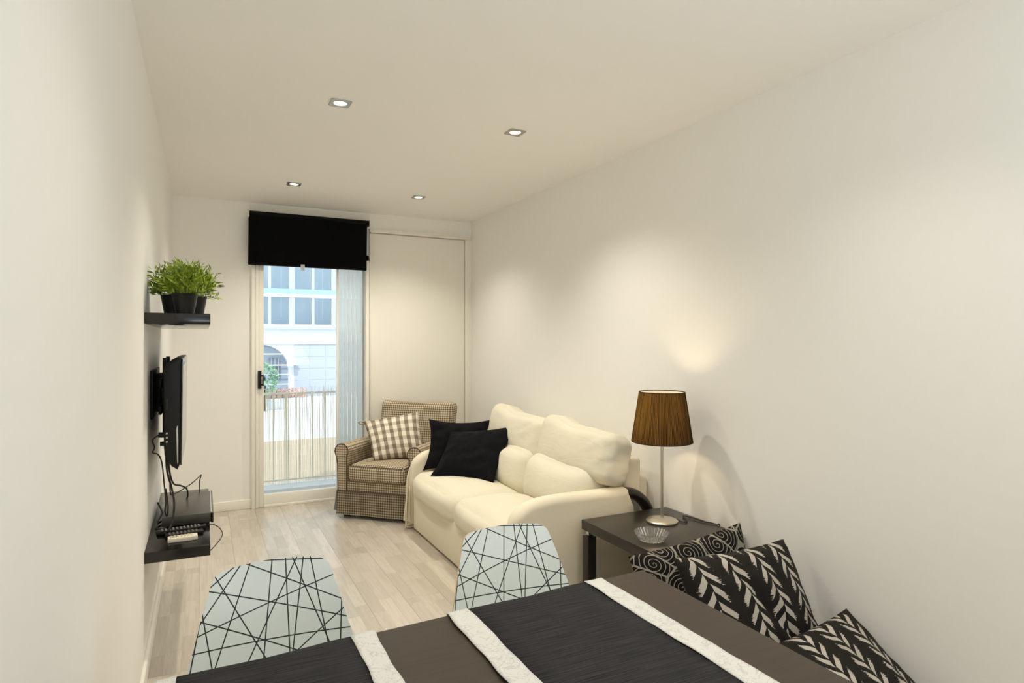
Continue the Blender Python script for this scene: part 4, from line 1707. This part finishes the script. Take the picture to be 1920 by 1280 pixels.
boxo('back_frame', 2.085 - SX, 2.20 - SX, 2.80 - SY, 4.33 - SY, 0.03, 0.70, M_CREAM2, so, 0.02, 3)
boxo('rear_pouch', 2.202 - SX, 2.262 - SX, 2.82 - SY, 4.30 - SY, 0.06, 0.585, M_CREAM2, so, 0.018, 3)
# arms: cover draped over a bent dark wooden arm
arm = [(1.305, 0.015), (1.310, 0.30), (1.322, 0.40), (1.345, 0.462), (1.375, 0.507), (1.437, 0.545), (1.52, 0.563), (1.62, 0.568), (1.75, 0.568), (1.88, 0.567), (2.03, 0.565),
       (2.055, 0.53), (2.072, 0.49), (2.10, 0.435), (2.13, 0.33), (2.14, 0.2), (2.14, 0.015)]
for (ya, yb, lab) in ((2.695, 2.795, 'near'), (4.302, 4.398, 'far')):
    bm = bmesh.new()
    ol = [(p.x, p.y) for p in spline([(a, b_, 0) for a, b_ in arm], 3)]
    extr(bm, [(a - SX, b_) for a, b_ in ol], lambda a, b_, h_: (a, h_ - SY + 0.012 * max(0, b_ - 0.5) * 0, b_), ya, yb, 0.042, 5)
    for v in bm.verts:
        # slight drape: the roll on top is fuller than the hanging panel
        if v.co.z < 0.47:
            s = 1 if v.co.y + SY > (ya + yb) / 2 else -1
            f = min(1, (0.47 - v.co.z) / 0.06)
            v.co.y -= s * 0.024 * f
            v.co.y += 0.004 * math.sin(v.co.x * 21 + v.co.z * 5) * f
    finish('armrest_cover', bm, M_CREAM2, so, autosmooth=True)
    bm = bmesh.new()
    ym = (ya + yb) / 2
    path = spline([(1.98, 0, 0.533), (2.05, 0, 0.533), (2.12, 0, 0.51), (2.18, 0, 0.455), (2.215, 0, 0.38), (2.228, 0, 0.28), (2.23, 0, 0.02)], 6)
    rings = []
    for i, p in enumerate(path):
        q = path[min(i + 1, len(path) - 1)] - path[max(i - 1, 0)]
        q.normalize()
        nn = Vector((-q.z, 0, q.x))
        ring = []
        for k in range(12):
            a = 2 * math.pi * k / 12
            ring.append(bm.verts.new(Vector(sp_(p.x, ym, p.z)) + nn * 0.029 * math.cos(a) + Vector((0, 1, 0)) * 0.038 * math.sin(a)))
        rings.append(ring)
    for i in range(len(rings) - 1):
        for k in range(12):
            bm.faces.new((rings[i][k], rings[i][(k + 1) % 12], rings[i + 1][(k + 1) % 12], rings[i + 1][k]))
    bm.faces.new(rings[0][::-1])
    bm.faces.new(rings[-1])
    tag(finish('bent_arm', bm, M_DARKWOOD, so, smooth=True), 'dark bent wooden arm showing behind the cover')
# slipcover corner hanging at the far front
bm = bmesh.new()
vs = []
for i in range(9):
    z = 0.06 + 0.25 * i / 8
    row = []
    for k in range(5):
        f = k / 4
        row.append(bm.verts.new(sp_(1.322 - 0.03 * f * (1 - i / 8), 4.375 - 0.075 * (1 - f), z + 0.004 * math.sin(5 * f))))
    vs.append(row)
for i in range(8):
    for k in range(4):
        bm.faces.new((vs[i][k], vs[i][k + 1], vs[i + 1][k + 1], vs[i + 1][k]))
bmesh.ops.solidify(bm, geom=bm.faces[:], thickness=0.002)
finish('cover_flap', bm, M_CREAM2, so, smooth=True)

# black scatter cushions on the sofa
o = pillow('scatter_cushion', (1.475, 4.345, 0.785), (1.915, 4.20, 0.770), (1.405, 4.27, 0.425), (1.80, 4.06, 0.43), 0.13, M_BLACKCLOTH, None, 24, 0.15, 0.016, 0.07, 2.0)
tag(o, 'black square cushion propped in the far corner of the sofa, behind another', 'cushion', 'black cushions on the sofa')
o = pillow('scatter_cushion', (1.592, 4.215, 0.700), (1.935, 3.815, 0.775), (1.385, 4.045, 0.432), (1.690, 3.675, 0.430), 0.15, M_BLACKCLOTH, None, 26, 0.10, 0.016, 0.06, 5.0)
tag(o, 'black square cushion in front of the other black one on the sofa', 'cushion', 'black cushions on the sofa')

# ------------------------------------------------------------------ armchair
AR = math.atan2(-0.685, 0.728)
ac = thing('armchair', (1.150, 4.664, 0), 'small brown check armchair with skirt, turned in the corner by the balcony door', 'armchair', None, AR)


def armo(cx, sgn):
    bm = bmesh.new()
    r = 0.058
    ol = []
    # inner side up, over the roll, outer side down
    ol.append((-0.043, 0.205))
    ol.append((-0.043, 0.47))
    for k in range(13):
        a = math.radians(190 - 230 * k / 12)
        ol.append((r * math.cos(a), 0.507 + r * math.sin(a)))
    ol += [(0.040, 0.44), (0.034, 0.40), (0.03, 0.205)]
    extr(bm, [(cx - sgn * a * -1 if False else cx + sgn * a, b_) for a, b_ in ol], lambda a, b_, h_: (a, h_, b_), 0.0, 0.60, 0.008, 3)
    o = finish('armrest', bm, M_CHECK, ac, autosmooth=True, boxuv=True)
    bm = bmesh.new()
    pth = [(cx + sgn * a, 0.002, b_) for a, b_ in ol]
    tube(bm, pth, 0.0045, 6)
    finish('piping', bm, M_PIPING, o, smooth=True)
    return o


armo(-0.279, -1)
armo(0.335, 1)
boxo('seat_base', -0.30, 0.355, 0.012, 0.62, 0.195, 0.285, M_CHECK, ac, 0.012, 3, True)
bm = bmesh.new()
softbox(bm, (0.485, 0.56, 0.135), 0.038, (0.006, 0.006, 0.014), 14, Matrix.Translation(Vector((0.013, 0.275, 0.342))), 0.003, 6, 3)
sc_ = finish('seat_cushion', bm, M_CHECK, ac, smooth=True, boxuv=True)
bm = bmesh.new()
for z in (0.281, 0.402):
    ol = []
    hx_, hy_, rr = 0.243, 0.281, 0.036
    for (cx, cy, a0) in ((0.013 + hx_ - rr, 0.275 + hy_ - rr, 0), (0.013 - hx_ + rr, 0.275 + hy_ - rr, 90), (0.013 - hx_ + rr, 0.275 - hy_ + rr, 180), (0.013 + hx_ - rr, 0.275 - hy_ + rr, 270)):
        for k in range(5):
            a = math.radians(a0 + 22.5 * k)
            ol.append((cx + rr * math.cos(a), cy + rr * math.sin(a), z))
    ol.append(ol[0])
    tube(bm, ol, 0.0035, 6)
finish('piping', bm, M_PIPING, sc_, smooth=True)
# backrest
bm = bmesh.new()
Mb = Matrix.Translation(Vector((0.042, 0.655, 0.505))) @ Matrix.Rotation(math.radians(-10), 4, 'X')


def backfn(p, w):
    q = p.copy()
    q.z += 0.012 * (w.x ** 2) * (w.z > 0) * w.z
    q.x *= 1 + 0.03 * w.z
    return q


softbox(bm, (0.655, 0.15, 0.655), 0.045, (0.0, 0.02, 0.0), 16, Mb, 0.003, 5, 9, backfn)
finish('backrest', bm, M_CHECK, ac, smooth=True, boxuv=True)
# skirt: three hanging panels with a gentle wave and dark corner pleats
def skirt(name, p0, p1, nrm, n=22):
    p0, p1, nrm = Vector(p0), Vector(p1), Vector(nrm)
    bm = bmesh.new()
    uvl = bm.loops.layers.uv.new('UVMap')
    ln = (p1 - p0).length
    rows = []
    for j in range(7):
        t = j / 6
        z = 0.207 - 0.177 * t
        row = []
        for i in range(n + 1):
            u = i / n
            off = 0.004 + 0.010 * t + 0.005 * t * math.sin(u * 11 + 1)
            p = p0.lerp(p1, u) + nrm * off
            row.append((bm.verts.new((p.x, p.y, z)), (u * ln, z)))
        rows.append(row)
    for j in range(6):
        for i in range(n):
            a = (rows[j][i], rows[j][i + 1], rows[j + 1][i + 1], rows[j + 1][i])
            f = bm.faces.new([q[0] for q in a])
            for l, q in zip(f.loops, a):
                l[uvl].uv = q[1]
    bmesh.ops.solidify(bm, geom=bm.faces[:], thickness=0.004)
    me = bpy.data.meshes.new(name)
    bm.to_mesh(me)
    bm.free()
    return link(name, me, M_CHECK, ac, smooth=True)


skirt('skirt_panel', (-0.312, 0.0, 0), (0.368, 0.0, 0), (0, -1, 0))
skirt('skirt_panel', (-0.312, 0.70, 0), (-0.312, 0.0, 0), (-1, 0, 0))
skirt('skirt_panel', (0.368, 0.0, 0), (0.368, 0.70, 0), (1, 0, 0))
bm = bmesh.new()
tube(bm, [(-0.312, -0.006, 0.207), (0.368, -0.006, 0.207)], 0.004, 6)
tube(bm, [(-0.315, 0.0, 0.207), (-0.315, 0.7, 0.207)], 0.004, 6)
finish('skirt_seam', bm, M_PIPING, ac, smooth=True)
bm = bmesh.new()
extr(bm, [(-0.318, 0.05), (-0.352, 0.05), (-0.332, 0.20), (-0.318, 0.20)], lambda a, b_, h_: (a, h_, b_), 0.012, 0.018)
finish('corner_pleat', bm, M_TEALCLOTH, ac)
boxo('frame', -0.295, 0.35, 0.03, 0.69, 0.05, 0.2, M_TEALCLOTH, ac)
for (a, b_) in ((-0.26, 0.06), (0.32, 0.06), (-0.26, 0.66), (0.32, 0.66)):
    boxo('leg', a - 0.022, a + 0.022, b_ - 0.022, b_ + 0.022, 0.0, 0.06, M_DARKWOOD, ac, 0.003)


def acw(x, y, z):
    return (1.150 + x * 0.728 + y * 0.685, 4.664 - x * 0.685 + y * 0.728, z)


o = pillow('scatter_cushion', acw(-0.262, 0.30, 0.700), acw(0.150, 0.46, 0.780), acw(-0.085, 0.14, 0.418), acw(0.262, 0.34, 0.430), 0.13, M_GINGHAM, None, 22, 0.05, 0.008, 0.0, 8.0)
tag(o, 'taupe and cream gingham cushion leaning on the armchair', 'cushion')
# ties at its corners
bm = bmesh.new()
a = Vector(acw(-0.262, 0.30, 0.695))
tube(bm, [a, a + Vector((-0.03, -0.01, 0.012)), a + Vector((-0.045, -0.012, 0.0)), a + Vector((-0.03, -0.012, -0.014)), a + Vector((0.004, 0, -0.012))], 0.007, 8)
a = Vector(acw(-0.09, 0.135, 0.425))
tube(bm, [a + Vector((0.01, 0, 0.01)), a + Vector((-0.035, -0.005, 0.01)), a + Vector((-0.045, -0.008, 0.003)), a + Vector((-0.02, -0.008, 0.0)), a + Vector((0.01, 0, 0.0))], 0.005, 8)
ti = finish('corner_tie', bm, plain('gingham_tie', (0.5, 0.42, 0.32, 1), 0.9), o, smooth=True)

# ------------------------------------------------------------------ side table, lamp, ashtray
st = thing('side_table', (1.98, 2.385, 0), 'square dark brown side table carrying the lamp, between sofa and cushions', 'table')
bx0, bx1, by0, by1 = 1.712 - 1.98, 2.256 - 1.98, 2.118 - 2.385, 2.660 - 2.385
boxo('tabletop', bx0, bx1, by0, by1, 0.402, 0.45, M_BLACKBROWN, st, 0.002)
for (a, b_) in ((bx0 + 0.004, by0 + 0.004), (bx1 - 0.054, by0 + 0.004), (bx0 + 0.004, by1 - 0.054), (bx1 - 0.054, by1 - 0.054)):
    lg = boxo('leg', a, a + 0.05, b_, b_ + 0.05, 0.0, 0.372, M_BLACKBROWN, st, 0.002)
    boxo('spacer', a + 0.012, a + 0.038, b_ + 0.012, b_ + 0.038, 0.372, 0.402, M_CHROME, lg, 0.002)

lx, ly, lz = 2.049, 2.446, 0.45
la = thing('table_lamp', (lx, ly, lz), 'lit table lamp with black pleated shade and steel stem', 'lamp')
bm = bmesh.new()
lathe(bm, [(0.0001, 0.0), (0.076, 0.0), (0.0785, 0.003), (0.0785, 0.009), (0.074, 0.013), (0.040, 0.0175), (0.012, 0.022), (0.0001, 0.022)], 56)
finish('base', bm, M_STEEL, la, autosmooth=True)
bm = bmesh.new()
lathe(bm, [(0.0075, 0.018), (0.0075, 0.47), (0.012, 0.475), (0.012, 0.52), (0.0001, 0.522)], 20)
finish('stem', bm, M_STEEL, la, autosmooth=True)
zb_, zt_, rb_, rt_ = 0.402, 0.648, 0.148, 0.111


def cone(name, r0, r1, z0, z1, m, n=144, pleat=0.0):
    bm = bmesh.new()
    uvl = bm.loops.layers.uv.new('UVMap')
    nz_ = 10
    rows = []
    for j in range(nz_ + 1):
        t = j / nz_
        rr = r0 + (r1 - r0) * t
        row = []
        for k in range(n + 1):
            a = 2 * math.pi * k / n
            q = rr * (1 + (pleat if k % 2 else 0))
            row.append(((q * math.cos(a), q * math.sin(a), z0 + (z1 - z0) * t), (k / n, t)))
        vr = [bm.verts.new(p[0]) for p in row[:-1]]
        rows.append((vr + [vr[0]], [p[1] for p in row]))
    for j in range(nz_):
        for k in range(n):
            f = bm.faces.new((rows[j][0][k], rows[j][0][k + 1], rows[j + 1][0][k + 1], rows[j + 1][0][k]))
            uu = (rows[j][1][k], rows[j][1][k + 1], rows[j + 1][1][k + 1], rows[j + 1][1][k])
            for l, u in zip(f.loops, uu):
                l[uvl].uv = u
    me = bpy.data.meshes.new(name)
    bm.to_mesh(me)
    bm.free()
    return link(name, me, m, la, smooth=True)


shd = cone('lamp_shade', rb_, rt_, zb_, zt_, M_SHADE, 240, 0.022)
bm = bmesh.new()
M_HEM = plain('black_hem_tape', (0.02, 0.016, 0.012, 1), 0.8)
bm.free()
for (r, z) in ((rb_, zb_), (rt_, zt_)):
    ring = [(r * math.cos(2 * math.pi * k / 48), r * math.sin(2 * math.pi * k / 48), z) for k in range(49)]
    bm = bmesh.new()
    tube(bm, ring, 0.0028, 6)
    finish('hem', bm, M_HEM, shd, smooth=True)
ln_ = cone('shade_liner', rb_ - 0.004, rt_ - 0.004, zb_ + 0.002, zt_ - 0.002, M_LINER, 64)
bm = bmesh.new()
bmesh.ops.create_uvsphere(bm, u_segments=20, v_segments=12, radius=0.028)
for v in bm.verts:
    v.co.z = v.co.z * 1.15 + 0.548
finish('bulb', bm, M_LAMPBULB, la, smooth=True)
bm = bmesh.new()
for k in range(3):
    a = 2 * math.pi * k / 3 + 0.4
    tube(bm, [(0.01 * math.cos(a), 0.01 * math.sin(a), 0.5), (0.128 * math.cos(a), 0.128 * math.sin(a), 0.5)], 0.0015, 6)
finish('shade_spider', bm, M_STEEL, la, smooth=True)
cp = [(0.006, 0.074, 0.006), (0.02, 0.10, 0.004), (0.062, 0.098, 0.004), (0.100, 0.06, 0.004), (0.105, 0.01, 0.0045), (0.088, -0.03, 0.005), (0.085, -0.05, 0.005), (0.105, -0.065, 0.004),
      (0.150, -0.03, 0.004), (0.175, -0.04, 0.004), (0.196, -0.066, 0.004), (0.2095, -0.105, 0.002), (0.2165, -0.112, -0.05), (0.2165, -0.11, -0.25)]
cp = [(0.0, 0.075, 0.008), (0.045, 0.085, 0.004), (0.085, 0.075, 0.004), (0.094, 0.02, 0.004), (0.082, -0.045, 0.004), (0.092, -0.068, 0.004), (0.118, -0.050, 0.004), (0.150, 0.015, 0.004), (0.165, 0.02, 0.004),
      (0.178, -0.04, 0.004), (0.182, -0.105, 0.004), (0.196, -0.125, 0.004), (0.205, -0.165, 0.003), (0.2125, -0.175, -0.01), (0.2135, -0.175, -0.2)]
bm = bmesh.new()
tube(bm, spline(cp, 8), 0.0026, 7)
finish('cord', bm, M_CABLE, la, smooth=True)
ld = bpy.data.lights.new('lamp_glow', 'POINT')
ld.energy = LAMP_POWER
ld.color = LAMP_COLOR
ld.shadow_soft_size = 0.03
lo_ = bpy.data.objects.new('lamp_glow', ld)
COL.objects.link(lo_)
lo_.parent = la
lo_.location = (0, 0, 0.548)

bm = bmesh.new()
lathe(bm, [(0.0001, 0.0), (0.044, 0.0), (0.052, 0.004), (0.074, 0.036), (0.0755, 0.040), (0.072, 0.0415), (0.066, 0.038), (0.046, 0.010), (0.040, 0.0075), (0.0001, 0.0075)], 96, 0, 0, 0.040, 24)
o = finish('ashtray', bm, M_CRYSTAL, None, loc=(1.815, 2.238, 0.4503))
tag(o, 'round pressed glass ashtray on the side table in front of the lamp', 'ashtray')

# ------------------------------------------------------------------ floor cushions by the right wall
o = pillow('floor_cushion', (1.555, 2.065, 0.470), (2.205, 2.090, 0.520), (1.60, 1.90, 0.02), (2.225, 1.91, 0.02), 0.15, M_WAVES, None, 24, 0.05, 0.008, 0.0, 12.0)
tag(o, 'black and grey wave patterned cushion leaning against the side table', 'cushion', 'patterned cushions on the floor')
o = pillow('floor_cushion', (1.520, 1.755, 0.565), (2.185, 1.835, 0.520), (1.62, 1.54, 0.03), (2.215, 1.62, 0.03), 0.19, M_CHEV, None, 30, 0.05, 0.010, 0.0, 21.0, flipv=True, crease=0.03)
tag(o, 'large black cushion with cream arrow feathers, between the wave cushion and the lowest one', 'cushion', 'patterned cushions on the floor')
o = pillow('floor_cushion', (1.66, 1.52, 0.300), (2.245, 1.59, 0.310), (1.66, 1.05, 0.08), (2.235, 1.15, 0.03), 0.13, M_CHEV, None, 26, 0.05, 0.008, 0.0, 33.0)
tag(o, 'black cushion with cream arrow feathers lying low at the right end of the pile', 'cushion', 'patterned cushions on the floor')
